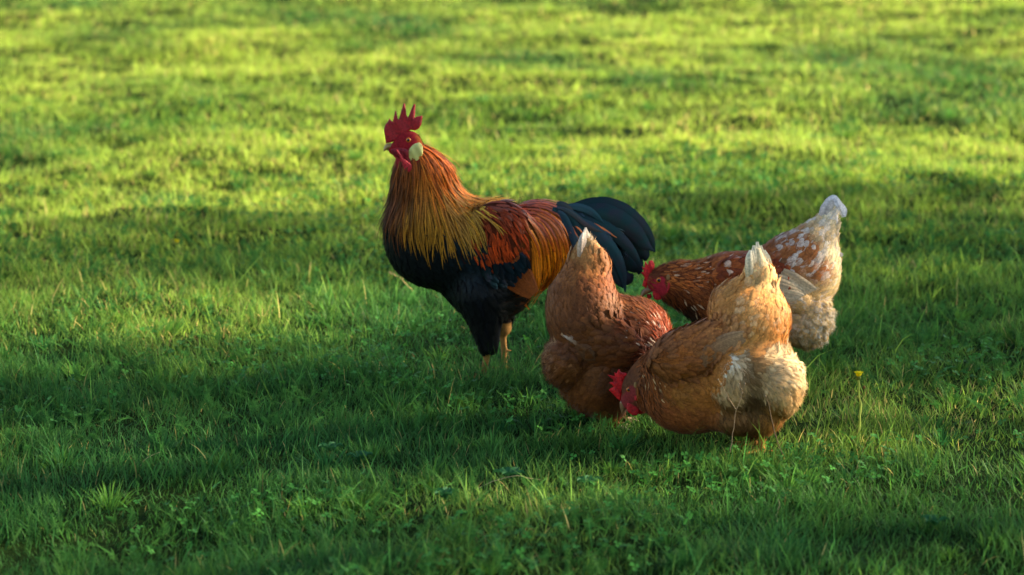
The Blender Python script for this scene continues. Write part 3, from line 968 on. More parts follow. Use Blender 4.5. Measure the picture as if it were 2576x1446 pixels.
    plumes = [
        ([(820, 230), (1010, 185), (1150, 185), (1290, 235), (1400, 325), (1475, 430), (1518, 535)], 0.0, 36, (14, 24, 26), (20, 28, 30)),
        ([(800, 260), (980, 240), (1130, 235), (1260, 290), (1370, 380), (1440, 470), (1510, 525)], -0.02, 38, (20, 34, 44), (16, 22, 26)),
        ([(800, 270), (960, 290), (1090, 320), (1200, 380), (1290, 460), (1370, 560), (1425, 680)], -0.03, 26, (24, 42, 52), (16, 32, 36)),
        ([(780, 280), (930, 300), (1060, 370), (1150, 450), (1230, 560), (1280, 690), (1300, 830)], -0.042, 27, (44, 62, 84), (28, 46, 60)),
        ([(780, 300), (900, 350), (1020, 430), (1110, 520), (1180, 640), (1240, 740), (1285, 800)], -0.034, 28, (30, 44, 60), (16, 24, 30)),
        ([(900, 230), (1040, 240), (1190, 300), (1310, 390), (1390, 480), (1440, 560), (1450, 600)], 0.012, 40, (12, 20, 24), (12, 16, 20)),
        ([(900, 300), (1100, 400), (1240, 520), (1330, 600), (1390, 650), (1420, 690)], 0.016, 40, (10, 14, 18), (10, 14, 18)),
        ([(900, 340), (1050, 480), (1180, 620), (1260, 700), (1320, 720), (1360, 700)], 0.01, 44, (10, 14, 18), (10, 14, 18)),
        ([(860, 400), (980, 520), (1080, 660), (1150, 760), (1220, 800)], 0.0, 46, (10, 14, 18), (10, 14, 18)),
        ([(790, 200), (850, 215), (920, 260), (1000, 325), (1070, 365), (1135, 388)], -0.055, 10, (70, 62, 84), (95, 50, 30)),
        ([(800, 230), (835, 260), (868, 320), (900, 400), (925, 480), (940, 560)], -0.062, 16, (40, 60, 92), (60, 60, 90)),
        ([(790, 200), (835, 225), (890, 275), (940, 350), (985, 440), (1010, 540)], -0.05, 18, (28, 52, 74), (26, 46, 66)),
        ([(760, 215), (870, 240), (960, 310), (1030, 400), (1080, 500), (1120, 620)], -0.045, 22, (30, 58, 76), (30, 48, 66)),
        ([(820, 200), (920, 195), (1010, 215), (1080, 260), (1140, 320)], -0.03, 16, (60, 84, 108), (34, 54, 74)),
        ([(790, 172), (820, 180), (858, 200), (900, 240), (950, 300)], -0.04, 16, (50, 56, 72), (90, 60, 44)),
        ([(900, 260), (1080, 300), (1230, 400), (1330, 510), (1390, 610), (1400, 700)], 0.03, 36, (12, 20, 24), (12, 20, 24)),
        ([(900, 380), (1000, 480), (1080, 600), (1140, 700), (1180, 790)], -0.02, 30, (24, 34, 46), (14, 20, 26)),
    ]
    dk = lambda c: (c[0] * 0.7, c[1] * 0.85, c[2] * 0.72)
    for pts, d, W, c1, c2 in plumes:
        add_mesh("tail_feather", [ribbon(b, Z(pts, d), W * 1.2, SW, dk(c1), dk(c2), 0.25, 0.1, n=30)], M_irid, body)
    # tail coverts growing from the rump
    cc = ctint([(1440, 560, (26, 40, 56)), (1440, 640, (40, 56, 84)), (1490, 600, (20, 34, 44))])
    cov = inpoly([(1420, 510), (1560, 540), (1560, 700), (1420, 700)])
    add_mesh("tail_coverts", [layer(b, 1400, lambda x, y, q: cov(x, y), (0.04, 0.08), (0.009, 0.014), fl, cc, prof='long', h0=0.003, h1=0.012, jit=0.12)], M_irid, body)
    # head
    zc = lambda pts: zpoly(pts, 905.7, 232.7, 0.3176)
    Yh = b.Y0 - 0.01
    slab("comb", zc([(205, 402), (198, 350), (189, 292), (200, 255), (222, 228), (233, 203), (248, 226), (260, 228), (268, 190), (278, 146), (286, 146), (294, 185), (302, 214), (310, 205), (322, 160), (344, 86), (355, 83),
                     (361, 120), (368, 175), (378, 198), (392, 170), (410, 120), (425, 92), (438, 93), (437, 150), (431, 200), (450, 190), (492, 182), (494, 200), (486, 250), (468, 282), (440, 300), (400, 296), (350, 335), (300, 372), (240, 395)]),
         Yh, 0.0050, 0.006, M_comb, (160, 24, 28), body, h=0.0008, ripple=0.0012, tipcol=(150, 26, 34))
    slab("beak", zc([(240, 400), (212, 402), (197, 420), (186, 446), (187, 468), (205, 456), (235, 447), (275, 448), (300, 440), (312, 428), (285, 412)]), Yh, 0.0065, 0.010, M_horn, (150, 115, 60), body, h=0.0009)
    slab("beak", zc([(240, 446), (205, 456), (225, 460), (270, 458), (300, 444)]), Yh, 0.005, 0.006, M_horn, (120, 90, 45), body, h=0.0009, label="lower half of the beak")
    wd = b.surf(1030, 418, -1, -0.01) + 0.01
    for sg, dd in ((-1, wd - 0.007), (1, -wd + 0.004)):
        off = 0 if sg < 0 else 2
        slab("wattle", zc([(282, 450), (300, 452), (318, 480), (345, 520), (378, 545), (408, 568), (412, 600), (400, 628), (380, 635), (358, 620), (342, 585), (328, 545), (312, 505), (292, 475)] if sg < 0 else
                          [(270, 460), (300, 470), (320, 520), (330, 570), (322, 600), (308, 622), (297, 620), (300, 580), (290, 530), (262, 500)]),
             Yh + dd, 0.0038, 0.006, M_comb, (165, 24, 30), body, tipcol=(205, 52, 58))
        slab("face_skin", zc([(244, 448), (300, 436), (350, 440), (385, 455), (388, 520), (412, 568), (375, 548), (345, 520), (310, 520), (270, 500), (248, 475)]), Yh + dd * 0.86, 0.005, 0.012, M_comb, (125, 16, 26), body, ripple=0.001)
        slab("earlobe", zc([(470, 395), (490, 412), (499, 445), (497, 480), (480, 528), (455, 558), (430, 571), (413, 560), (398, 535), (384, 505), (381, 475), (392, 445), (412, 420), (438, 402)]),
             b.Y0 + b.surf(1046, 388, sg, -0.01) + sg * 0.006, 0.0045, 0.010, M_lobe, (196, 184, 88), body, bend=0.004 * sg, ripple=0.0012, tipcol=(205, 200, 125))
        # ear tuft
    eyeball(b, 1027.5, 352, 6.4, 0.0185, body)
    return b
make_rooster()

# ================================================================== HENS
def hen_parts(b, body, comb, beak, wattle, wattle2, lobe, eye, hd, wat_d=0.014, comb_col=(195, 22, 24), eyed=0.017, tuft=None):
    Yh = b.Y0 + hd
    b.eyed = hd
    slab("comb", comb, Yh, 0.0042, 0.008, M_comb, comb_col, body, ripple=0.0015)
    slab("beak", beak, Yh, 0.0055, 0.008, M_horn, (125, 88, 55), body, h=0.0009)
    slab("wattle", wattle, Yh - wat_d, 0.0035, 0.007, M_comb, (175, 22, 28), body)
    slab("wattle", wattle2, Yh + wat_d * 0.6, 0.0035, 0.006, M_comb, (180, 24, 28), body)
    for sg in (-1, 1):
        lc = np.mean(lobe, 0)
        slab("earlobe", lobe, b.Y0 + b.surf(lc[0], lc[1], sg, hd) + sg * 0.003, 0.004, 0.006, M_comb, (175, 34, 36), body)
        if tuft:
            tp = [(tuft[0] + 5 * math.cos(a) , tuft[1] + 8 * math.sin(a)) for a in np.linspace(0, 6, 8)]
            slab("ear_tuft", tp, b.Y0 + b.surf(tuft[0], tuft[1], sg, hd) + sg * 0.002, 0.004, 0.005, M_down, (165, 125, 80), body)
    eyeball(b, eye[0], eye[1], eye[2], eyed, body)

def make_hen_back():
    b = Bird(6.88, (1600, 470), (2160, 990), depth=0.16, h=0.0045)
    E, K = b.E, b.K
    E(1885, 735, 0, 150, 100, 0.088, -3)
    E(1900, 810, 0, 130, 75, 0.08, 0, k=0.03)
    E(2000, 690, 0, 95, 100, 0.075, 20, k=0.03)
    E(1990, 650, 0, 80, 50, 0.06, 28, k=0.03)
    E(2055, 655, 0, 52, 95, 0.055, 10, k=0.03)
    E(2030, 800, -0.01, 62, 74, 0.07, 0, k=0.012, lump=0.0045)
    K(2050, 625, 0, 46, 2082, 565, 0, 17, q=0.7, k=0.03)
    K(2082, 565, 0, 16, 2098, 520, 0, 15, q=0.45, k=0.02)
    K(1672, 706, 0.0, 30, 1700, 712, 0, 48, q=0.75, k=0.02)
    K(1700, 712, 0, 48, 1790, 738, 0, 92, q=0.8, k=0.03)
    E(1658, 704, 0, 32, 27, 0.02, 30, k=0.012)
    for sg in (-1, 1):
        E(1880, 715, sg * 0.075, 92, 62, 0.025, -12, k=0.008)
        E(1960, 735, sg * 0.070, 78, 40, 0.020, -25, k=0.006)
        K(1900, 850, sg * 0.04, 40, 1890, 900, sg * 0.04, 20, k=0.02)
        leg(b, 1890, 890, sg * 0.04, 9, 1880, sg * 0.04, 7.5)
    skin = ctint([(1650, 680, (100, 50, 25)), (1640, 715, (150, 40, 40)), (1700, 700, (110, 55, 25)), (1760, 700, (110, 55, 28)), (1700, 780, (60, 34, 20)), (1850, 700, (105, 52, 28)), (2000, 650, (130, 85, 55)), (2080, 640, (190, 165, 140)),
                  (2100, 530, (215, 205, 200)), (2040, 800, (190, 165, 135)), (1900, 850, (130, 90, 60))])
    zc = lambda pts: zpoly(pts, 1572.3, 471.7, 0.3262)
    face = inpoly(zc([(120, 800), (180, 755), (225, 725), (238, 690), (285, 680), (312, 700), (305, 740), (330, 800), (290, 835), (200, 830), (130, 850)]))
    def colfn(x, y, V):
        c = skin(x, y)
        f = face(x, y)
        c[f] = srgb((165, 38, 48))
        c[V[:, 2] < 0.085] = srgb((190, 140, 80))
        return c
    body = b.finish("hen", colfn, "brown and white mottled hen behind the others, facing the rooster with raised head", "hen", "hens feeding beside the rooster")
    fl = flowfn([(1640, 690, .7, .2), (1690, 700, 1, .15), (1690, 760, .6, .8), (1740, 700, 1, .25), (1780, 780, .8, .6), (1800, 660, 1, .05), (1860, 640, 1, .05), (1900, 700, 1, .25), (1990, 755, .9, .35), (1950, 620, .8, -.4),
                 (2000, 600, .7, -.6), (2060, 600, .5, -.9), (2050, 540, .5, -.9), (2095, 520, .5, -.8), (2090, 640, .3, -.9), (2070, 720, .5, -.3), (2060, 790, .4, .8), (2020, 860, .3, 1), (1900, 860, .8, .5), (1950, 800, .7, .5)])
    fine = [False]
    def mottled_fine(x, y, jitter=None):
        fine[0] = True
        c = mottled(x, y, jitter)
        fine[0] = False
        return c
    def mottled(x, y, jitter=None):
        base = ctint([(1650, 670, (120, 58, 28)), (1690, 690, (172, 96, 46)), (1690, 760, (110, 56, 30)), (1750, 690, (178, 98, 48)), (1780, 760, (140, 78, 40)), (1730, 800, (52, 30, 18)), (1850, 650, (150, 78, 40)),
                      (1850, 720, (120, 56, 26)), (1930, 690, (150, 68, 34)), (1960, 640, (150, 90, 55)), (2020, 640, (155, 92, 52)), (2060, 600, (200, 170, 145)), (2050, 700, (160, 96, 56)), (2100, 660, (225, 205, 185)),
                      (2090, 560, (225, 212, 205)), (2105, 515, (235, 230, 232)), (2090, 740, (215, 190, 160)), (2040, 740, (205, 170, 135))], gain=(0.98, 0.90, 0.58))(x, y, jitter)
        # white speckles on the neck and cream patches on the rump
        sp = rng.random(len(x))
        nk = (x > 1690) & (x < 1850) & (sp < 0.09) & fine[0]
        base[nk] = base[nk] * 0.35 + srgb((215, 180, 140)) * 0.65
        pt = vnoise(x / 10.0, y / 8.0, 5)
        rp = (x > 1935) & (pt > 0.60) & (y < 745)
        base[rp] = base[rp] * 0.6 + srgb((225, 208, 190)) * 0.4
        sh = (x > 1780) & (x < 1900) & (y < 675) & (sp < 0.2) & fine[0]
        base[sh] = base[sh] * 0.35 + srgb((220, 195, 170)) * 0.65
        wg = (x > 1910) & (x < 1975) & (y > 670) & (y < 720) & (sp < 0.1) & fine[0]
        base[wg] = srgb((215, 180, 150))
        return base
    def mtip(x, y, c):
        a = np.clip((vnoise(x / 10.0, y / 8.0, 5) - 0.52) * 4, 0, 0.8) * np.clip((x - 1920) / 30, 0, 1)
        a = (a * rng.uniform(0.5, 1, len(x)))[:, None]
        return c * (1 - a) * 1.12 + srgb((226, 208, 188)) * a
    nface = lambda x, y: ~face(x, y) & (x > 1630)
    torso = lambda x, y, p: nface(x, y) & (y < 880) & (x < 2072) | ((x >= 2072) & (y > 575) & (y < 880))
    p = [layer(b, 6500, lambda x, y, q: nface(x, y) & (x < 1880), (0.012, 0.022), (0.003, 0.0055), fl, mottled_fine, tip=1.15, prof='lance', h1=0.004, cjit=4, vary=0.2),
         layer(b, 700, lambda x, y, q: nface(x, y) & (x < 1690), (0.007, 0.012), (0.002, 0.004), fl, mottled, tip=1.15, prof='lance', h1=0.002, cjit=4),
         layer(b, 5200, lambda x, y, q: torso(x, y, q) & (x > 1790), (0.02, 0.034), (0.014, 0.019), fl, mottled, tip=mtip, h1=0.0034, cjit=3, vary=0.10, edgemul=0.95, hjit=0.35)]
    p.append(fuzz(b, 15000, lambda x, y, q: nface(x, y) & (x > 1700) & (y < 880), fl, mottled))
    add_mesh("body_plumage", p, M_feather, body)
    cwc = ctint([(1830, 700, (125, 56, 26)), (1900, 690, (140, 60, 30)), (1960, 710, (135, 55, 26)), (1985, 730, (120, 50, 24))], gain=(0.9, 0.86, 0.55))
    def wcol(x, y, jitter=None):
        c = cwc(x, y, jitter)
        sp = vnoise(x / 9, y / 9, 8) > 0.74
        c[sp] = srgb((205, 165, 135))
        return c
    wing = [(1800, 660), (1900, 640), (1955, 668), (1972, 705), (1955, 740), (1920, 760), (1850, 760), (1800, 740)]
    for sg in (-1, 1):
        wg = add_mesh("wing", [layer(b, 3000, side_mask(wing, b, sg, 0.03), (0.018, 0.028), (0.012, 0.017), fl, wcol, tip=1.2, h0=0.003, h1=0.008, cjit=3, vary=0.14)], M_feather, body)
        q = []
        for i in range(9):
            t = i / 8
            q.append(ribbon_on(b, [(1925 + 45 * t, 742 - 62 * t), (1968 + 38 * t, 750 - 52 * t), (2004 + 50 * t, 752 - 24 * t)], sg, 0.011 + 0.0006 * i, 17, [0.7, 1, 1, 0.9, 0.4], (190, 160, 122), (205, 180, 145)))
        add_mesh("flight_feathers", q, M_feather, wg, "cream folded flight feathers")
    # tail
    tq = []
    for i in range(7):
        t = i / 6 - 0.5
        tq.append(ribbon(b, [(2058 + 16 * t, 612, 0.015 * t), (2078 + 22 * t, 562, 0.02 * t), (2092 + 26 * t, 524 - 6 * (1 - abs(t) * 2), 0.03 * t), (2108 + 22 * t, 506 + 26 * (t + 0.35), 0.034 * t), (2116 + 14 * t, 522 + 30 * (t + 0.3), 0.036 * t)], 26, [0.5, 0.85, 1, 1.1, 1, 0.85, 0.4], (205, 180, 158), (228, 228, 234), 0.2, 0.2))
    tq.append(ribbon(b, [(2085, 650, -0.02), (2105, 641, -0.02), (2121, 640, -0.02)], 20, [0.6, 1, 0.9, 0.3], (225, 205, 190), (225, 215, 205), 0.4, 0.2))
    tq.append(fuzz(b, 2500, lambda x, y, q: (x > 2045) & (y < 610), fl, mottled, L=(0.012, 0.022)))
    add_mesh("tail", tq, M_feather, body, "white upright tail")
    cf = ctint([(2040, 760, (238, 216, 190)), (2070, 830, (236, 226, 212)), (2020, 840, (218, 198, 172)), (2000, 800, (222, 186, 148)), (2010, 875, (160, 135, 105)), (1930, 850, (180, 135, 95))])
    fm = lambda x, y, q: (x > 1925) & (y > 745) & (y < 890)
    add_mesh("fluff", [layer(b, 4500, fm, (0.014, 0.024), (0.005, 0.009), fl, cf, tip=1.0, h0=0.001, h1=0.003, jit=0.3, vary=0.04, cling=0.8), fluff(b, 50000, fm, (0.007, 0.016), (0.0004, 0.0009), fl, cf, randdir=0.28, vary=0.08, tip=1.05)], M_down, body, "cream downy rump feathers")
    hen_parts(b, body,
              zc([(165, 780), (150, 768), (133, 756), (142, 720), (150, 695), (136, 672), (122, 656), (138, 652), (144, 640), (132, 616), (132, 606), (148, 618), (152, 600), (150, 578), (158, 568), (172, 590), (178, 594), (184, 568), (196, 560), (212, 562), (226, 585), (229, 606), (222, 650), (200, 700), (175, 745)]),
              zc([(118, 838), (124, 806), (140, 782), (172, 764), (205, 772), (222, 790), (200, 808), (165, 822), (140, 838), (124, 848)]),
              zc([(212, 800), (250, 796), (290, 800), (293, 840), (280, 862), (250, 869), (224, 862), (213, 830)]),
              zc([(165, 822), (200, 818), (208, 845), (190, 860), (172, 850)]),
              zc([(335, 730), (349, 738), (346, 775), (328, 812), (314, 815), (322, 780)]), (1657.5, 704.5, 7.2), 0.0, tuft=(1681, 697))

def make_hen_middle():
    b = Bird(6.42, (1345, 550), (1780, 1120), depth=0.24, h=0.0048)
    E, K = b.E, b.K
    E(1545, 860, 0.03, 140, 118, 0.09, -12)
    E(1466, 792, -0.02, 88, 112, 0.08, 0, k=0.014)
    E(1520, 930, 0.01, 118, 105, 0.09, -20, k=0.03)
    E(1426, 905, -0.03, 55, 66, 0.07, 0, k=0.008, lump=0.003)
    E(1500, 975, 0.0, 78, 66, 0.075, -30, k=0.03)
    K(1466, 745, -0.01, 80, 1480, 672, 0, 50, q=0.75, k=0.02)
    K(1480, 668, 0, 46, 1474, 592, 0, 10, q=0.7, k=0.014)
    K(1610, 845, 0.09, 74, 1672, 950, 0.14, 46, q=0.9, k=0.04)
    K(1672, 950, 0.14, 44, 1712, 1012, 0.15, 24, q=0.8, k=0.02)
    E(1722, 1020, 0.15, 26, 24, 0.018, 0, k=0.01)
    for sg, x in ((-1, 1537), (1, 1552)):
        K(x - 12, 985, sg * 0.035 + 0.02, 46, x, 1052, sg * 0.03 + 0.01, 17, k=0.02)
        leg(b, x, 1045, sg * 0.03 + 0.01, 8.5, x + 2, sg * 0.03 + 0.01, 7.5, footdir=1)
    # wings folded along the flanks
    E(1520, 856, -0.070, 108, 58, 0.026, -22, k=0.004)
    E(1600, 820, 0.10, 80, 70, 0.03, -22, k=0.02)
    skin = ctint([(1470, 600, (200, 180, 155)), (1480, 700, (120, 75, 42)), (1420, 780, (105, 65, 38)), (1550, 780, (110, 68, 38)), (1640, 820, (120, 55, 22)), (1620, 920, (60, 30, 18)), (1520, 900, (100, 62, 36)),
                  (1400, 900, (150, 110, 78)), (1480, 980, (110, 68, 40)), (1530, 1040, (130, 85, 50))])
    def colfn(x, y, V):
        c = skin(x, y)
        c[V[:, 2] < 0.07] = srgb((205, 180, 145))
        return c
    body = b.finish("hen", colfn, "reddish brown hen seen from behind between the rooster and the buff hen, white-tipped tail up", "hen", "hens feeding beside the rooster")
    fl = flowfn([(1690, 900, -.7, -.8), (1660, 830, -1, -.6), (1600, 780, -1, -.4), (1570, 840, -1, -.25), (1600, 900, -1, -.2), (1500, 870, -1, .1), (1540, 930, -1, .3), (1450, 790, -.4, -.9), (1530, 740, -.7, -.8), (1400, 760, .1, -1),
                 (1400, 820, -.2, -1), (1475, 650, 0, -1), (1520, 690, -.3, -1), (1435, 690, .3, -1), (1473, 590, 0, -1), (1400, 900, -.9, .2), (1410, 950, -.5, .8), (1480, 980, -.5, .9), (1530, 1030, 0, 1)])
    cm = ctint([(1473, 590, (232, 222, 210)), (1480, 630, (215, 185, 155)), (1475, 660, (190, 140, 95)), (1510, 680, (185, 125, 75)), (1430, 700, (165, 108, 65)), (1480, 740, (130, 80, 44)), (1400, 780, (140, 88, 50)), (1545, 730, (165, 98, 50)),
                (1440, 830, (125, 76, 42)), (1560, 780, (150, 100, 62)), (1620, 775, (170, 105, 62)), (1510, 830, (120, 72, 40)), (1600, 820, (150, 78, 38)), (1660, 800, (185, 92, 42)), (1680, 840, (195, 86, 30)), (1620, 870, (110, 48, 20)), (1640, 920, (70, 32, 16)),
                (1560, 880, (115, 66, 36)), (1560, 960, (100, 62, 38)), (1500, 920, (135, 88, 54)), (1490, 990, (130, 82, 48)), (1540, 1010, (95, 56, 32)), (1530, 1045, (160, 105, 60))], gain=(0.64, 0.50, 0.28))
    def cmw(x, y, jitter=None):
        c = cm(x, y, jitter)
        sp = rng.random(len(x))
        st = (x > 1570) & (y > 780) & (y < 880) & (x < 1690) & (sp < 0.13)
        c[st] = c[st] * 0.35 + srgb((235, 205, 170)) * 0.65
        return c
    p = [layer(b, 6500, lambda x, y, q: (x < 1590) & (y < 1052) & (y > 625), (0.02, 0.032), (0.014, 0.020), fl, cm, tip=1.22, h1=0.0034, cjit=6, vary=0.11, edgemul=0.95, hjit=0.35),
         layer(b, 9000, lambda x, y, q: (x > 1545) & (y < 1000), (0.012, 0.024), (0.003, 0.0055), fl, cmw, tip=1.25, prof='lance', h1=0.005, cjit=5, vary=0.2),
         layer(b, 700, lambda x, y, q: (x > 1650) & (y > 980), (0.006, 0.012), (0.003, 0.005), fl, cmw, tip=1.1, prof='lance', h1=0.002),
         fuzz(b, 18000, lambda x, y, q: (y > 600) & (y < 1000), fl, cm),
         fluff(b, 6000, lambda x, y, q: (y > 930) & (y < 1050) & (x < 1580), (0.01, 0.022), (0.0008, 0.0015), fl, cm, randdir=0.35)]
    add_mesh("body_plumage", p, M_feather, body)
    wing = [(1395, 880), (1430, 830), (1520, 800), (1600, 790), (1640, 830), (1600, 900), (1540, 925), (1450, 905)]
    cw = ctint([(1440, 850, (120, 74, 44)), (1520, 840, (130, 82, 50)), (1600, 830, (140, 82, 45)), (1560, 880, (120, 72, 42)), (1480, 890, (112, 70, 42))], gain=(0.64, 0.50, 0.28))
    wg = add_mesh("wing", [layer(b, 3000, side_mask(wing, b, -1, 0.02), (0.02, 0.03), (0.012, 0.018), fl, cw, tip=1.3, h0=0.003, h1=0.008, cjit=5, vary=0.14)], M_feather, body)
    q = []
    for i in range(7):
        t = i / 6
        q.append(ribbon_on(b, [(1500 - 6 * t, 905 - 22 * t), (1462 - 6 * t, 893 - 30 * t), (1428 - 2 * t, 868 - 30 * t)], -1, 0.006 + 0.0006 * i, 16, [0.7, 1, 1, 0.9, 0.4], (98, 60, 30), (124, 76, 42)))
    q.append(ribbon_on(b, [(1452, 866), (1436, 850), (1418, 842)], -1, 0.011, 15, [0.6, 1, 1, 0.4], (140, 100, 68), (196, 168, 145)))
    add_mesh("flight_feathers", q, M_feather, wg)
    tq = []
    for i in range(8):
        t = i / 7 - 0.5
        tq.append(ribbon(b, [(1479 + 30 * t, 680, 0.03 * t - 0.01), (1477 + 36 * t, 638, 0.035 * t - 0.012), (1475 + 26 * t, 604, 0.03 * t - 0.01), (1473 + 10 * t, 570 + 26 * abs(t), 0.02 * t)], 15, [0.5, 0.9, 1, 0.95, 0.7, 0.25], (180, 138, 102), (208, 192, 175), 0.0, 0.3))
    tq.append(layer(b, 500, lambda x, y, q: (y < 690) & (y > 628), (0.02, 0.03), (0.010, 0.015), fl, cm, tip=1.1, h0=0.004, h1=0.007, cjit=3))
    add_mesh("tail", tq, M_feather, body, "upright tail with a white tip")
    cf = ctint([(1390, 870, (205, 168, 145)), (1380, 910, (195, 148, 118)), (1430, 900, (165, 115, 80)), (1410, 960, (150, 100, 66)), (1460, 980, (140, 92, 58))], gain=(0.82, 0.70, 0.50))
    fm = lambda x, y, q: (x < 1480) & (y > 850) & (q[:, 1] < b.Y0 + 0.1)
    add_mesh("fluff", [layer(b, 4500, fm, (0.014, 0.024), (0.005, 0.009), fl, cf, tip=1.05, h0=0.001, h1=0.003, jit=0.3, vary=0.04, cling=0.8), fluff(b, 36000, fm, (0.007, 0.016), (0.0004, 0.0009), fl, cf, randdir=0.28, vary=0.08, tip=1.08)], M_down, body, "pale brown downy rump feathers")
    mx = lambda pts: [(1722 + x, 1018 + y) for x, y in pts]
    hen_parts(b, body, mx([(-8, -22), (4, -40), (10, -28), (20, -38), (24, -24), (36, -28), (34, -12), (30, 4), (12, -6)]), mx([(14, 0), (30, 10), (40, 26), (26, 22), (12, 14)]), mx([(0, 14), (14, 16), (12, 34), (-2, 34)]), mx([(4, 16), (16, 18), (14, 30), (4, 28)]),
              mx([(-12, 2), (-4, 4), (-4, 14), (-12, 12)]), (1724, 1012, 6), 0.15)

def make_hen_front():
    b = Bird(6.19, (1535, 590), (2065, 1180), depth=0.20, h=0.0045)
    E, K = b.E, b.K
    E(1760, 955, 0.03, 132, 122, 0.092, 10)
    E(1730, 1000, 0.04, 108, 82, 0.08, 0, k=0.03)
    E(1880, 930, -0.01, 118, 125, 0.095, 0, k=0.03)
    E(1888, 812, -0.005, 96, 90, 0.082, 0, k=0.012)
    E(1850, 770, 0.01, 60, 60, 0.06, 30, k=0.03)
    K(1898, 770, 0, 74, 1910, 700, 0, 36, q=0.75, k=0.025)
    K(1910, 700, 0, 33, 1904, 632, 0, 12, q=0.7, k=0.014)
    E(1955, 965, -0.040, 66, 86, 0.075, -8, k=0.008, lump=0.0028)
    E(1842, 955, -0.060, 54, 82, 0.05, 5, k=0.012, lump=0.002)
    E(1880, 1045, -0.01, 95, 46, 0.075, 3, k=0.02)
    K(1700, 945, 0.05, 98, 1640, 960, 0.07, 62, q=0.8, k=0.04)
    K(1640, 960, 0.07, 58, 1606, 975, 0.08, 36, q=0.75, k=0.02)
    E(1594, 988, 0.08, 27, 40, 0.021, 12, k=0.012)
    E(1577, 1012, 0.08, 14, 22, 0.012, 30, k=0.010)
    E(1742, 882, -0.054, 116, 58, 0.034, 22, k=0.003)
    E(1742, 885, 0.10, 110, 58, 0.032, 22, k=0.006)
    for sg, x in ((-1, 1915), (1, 1895)):
        K(x, 1040, sg * 0.03, 46, x + 2, 1085, sg * 0.03, 17, k=0.02)
        leg(b, x + 2, 1080, sg * 0.03, 9, x, sg * 0.03, 8)
    zc = lambda pts: zpoly(pts, 1478.0, 786.2, 0.2828)
    skin = ctint([(1585, 960, (95, 55, 34)), (1605, 1000, (105, 58, 36)), (1572, 1030, (150, 50, 48)), (1620, 940, (110, 62, 32)), (1660, 1000, (110, 66, 38)), (1740, 880, (110, 74, 46)), (1740, 1020, (105, 68, 42)), (1880, 800, (165, 120, 72)), (1910, 660, (205, 185, 145)),
                  (1960, 960, (180, 150, 112)), (1850, 950, (170, 140, 105)), (1900, 1060, (90, 60, 36))])
    face = inpoly(zc([(285, 800), (312, 750), (338, 700), (365, 655), (408, 650), (428, 690), (435, 770), (400, 805), (350, 812), (310, 880)]))
    def colfn(x, y, V):
        c = skin(x, y)
        c[face(x, y)] = srgb((132, 46, 44))
        c[V[:, 2] < 0.045] = srgb((190, 125, 60))
        return c
    body = b.finish("hen", colfn, "pale buff hen in front with fluffy rump, pecking with its head down in the grass", "hen", "hens feeding beside the rooster")
    fl = flowfn([(1595, 950, .6, -.3), (1620, 930, .6, .3), (1615, 1000, .5, .9), (1650, 960, .6, .7), (1680, 1040, 1, .3), (1760, 1040, 1, .2), (1660, 880, .9, -.2), (1700, 840, 1, -.5), (1735, 890, 1, -.25), (1800, 860, 1, -.35),
                 (1800, 780, .8, -.7), (1850, 730, .5, -.9), (1880, 820, .4, -.9), (1940, 780, .0, -1), (1975, 850, -.2, -1), (1908, 660, 0, -1), (1960, 940, .7, .4), (2010, 960, .7, .8), (1950, 1040, .4, 1), (1850, 950, .3, .8), (1850, 1040, .5, .6), (1900, 1080, 0, 1)])
    cm = ctint([(1590, 945, (110, 70, 42)), (1620, 920, (150, 88, 40)), (1650, 880, (160, 98, 50)), (1620, 980, (135, 78, 38)), (1640, 1020, (155, 95, 62)), (1690, 1050, (150, 96, 60)), (1700, 980, (150, 105, 55)), (1660, 920, (150, 95, 45)),
                (1760, 1000, (165, 112, 62)), (1760, 1060, (140, 92, 58)), (1830, 1070, (130, 88, 58)), (1800, 960, (180, 128, 74)), (1700, 830, (165, 112, 66)), (1790, 790, (185, 135, 82)), (1850, 740, (205, 155, 95)), (1830, 810, (185, 138, 85)), (1890, 780, (218, 175, 118)), (1960, 780, (225, 178, 115)),
                (1970, 840, (215, 158, 92)), (1890, 850, (205, 158, 100)), (1920, 720, (228, 200, 150)), (1908, 650, (235, 220, 185)), (1905, 880, (200, 152, 96))], gain=(0.96, 0.72, 0.46))
    fine = [False]
    def cmf(x, y, jitter=None):
        fine[0] = True
        c = cmw(x, y, jitter)
        fine[0] = False
        return c
    def cmw(x, y, jitter=None):
        c = cm(x, y, jitter)
        sp = rng.random(len(x))
        st = (x < 1672) & (x > 1610) & (y > 880) & (y < 1010) & (sp < 0.10) & fine[0]
        c[st] = c[st] * 0.4 + srgb((225, 185, 130)) * 0.6
        pl = (x > 1840) & (y < 860) & (vnoise(x / 12, y / 12, 4) > 0.7)
        c[pl] = c[pl] * 0.8 + srgb((240, 215, 170)) * 0.2
        return c
    nf = lambda x, y: ~face(x, y) & ~inpoly([(1540, 985), (1570, 975), (1585, 1010), (1592, 1060), (1540, 1060)])(x, y)
    rump = inpoly([(1770, 780), (1900, 620), (2010, 760), (2005, 890), (1950, 895), (1890, 860), (1830, 830)])
    fluffm = inpoly([(1888, 905), (1910, 880), (1990, 868), (2060, 890), (2060, 1060), (1960, 1110), (1860, 1110), (1800, 1080), (1790, 980), (1830, 900), (1870, 880)])
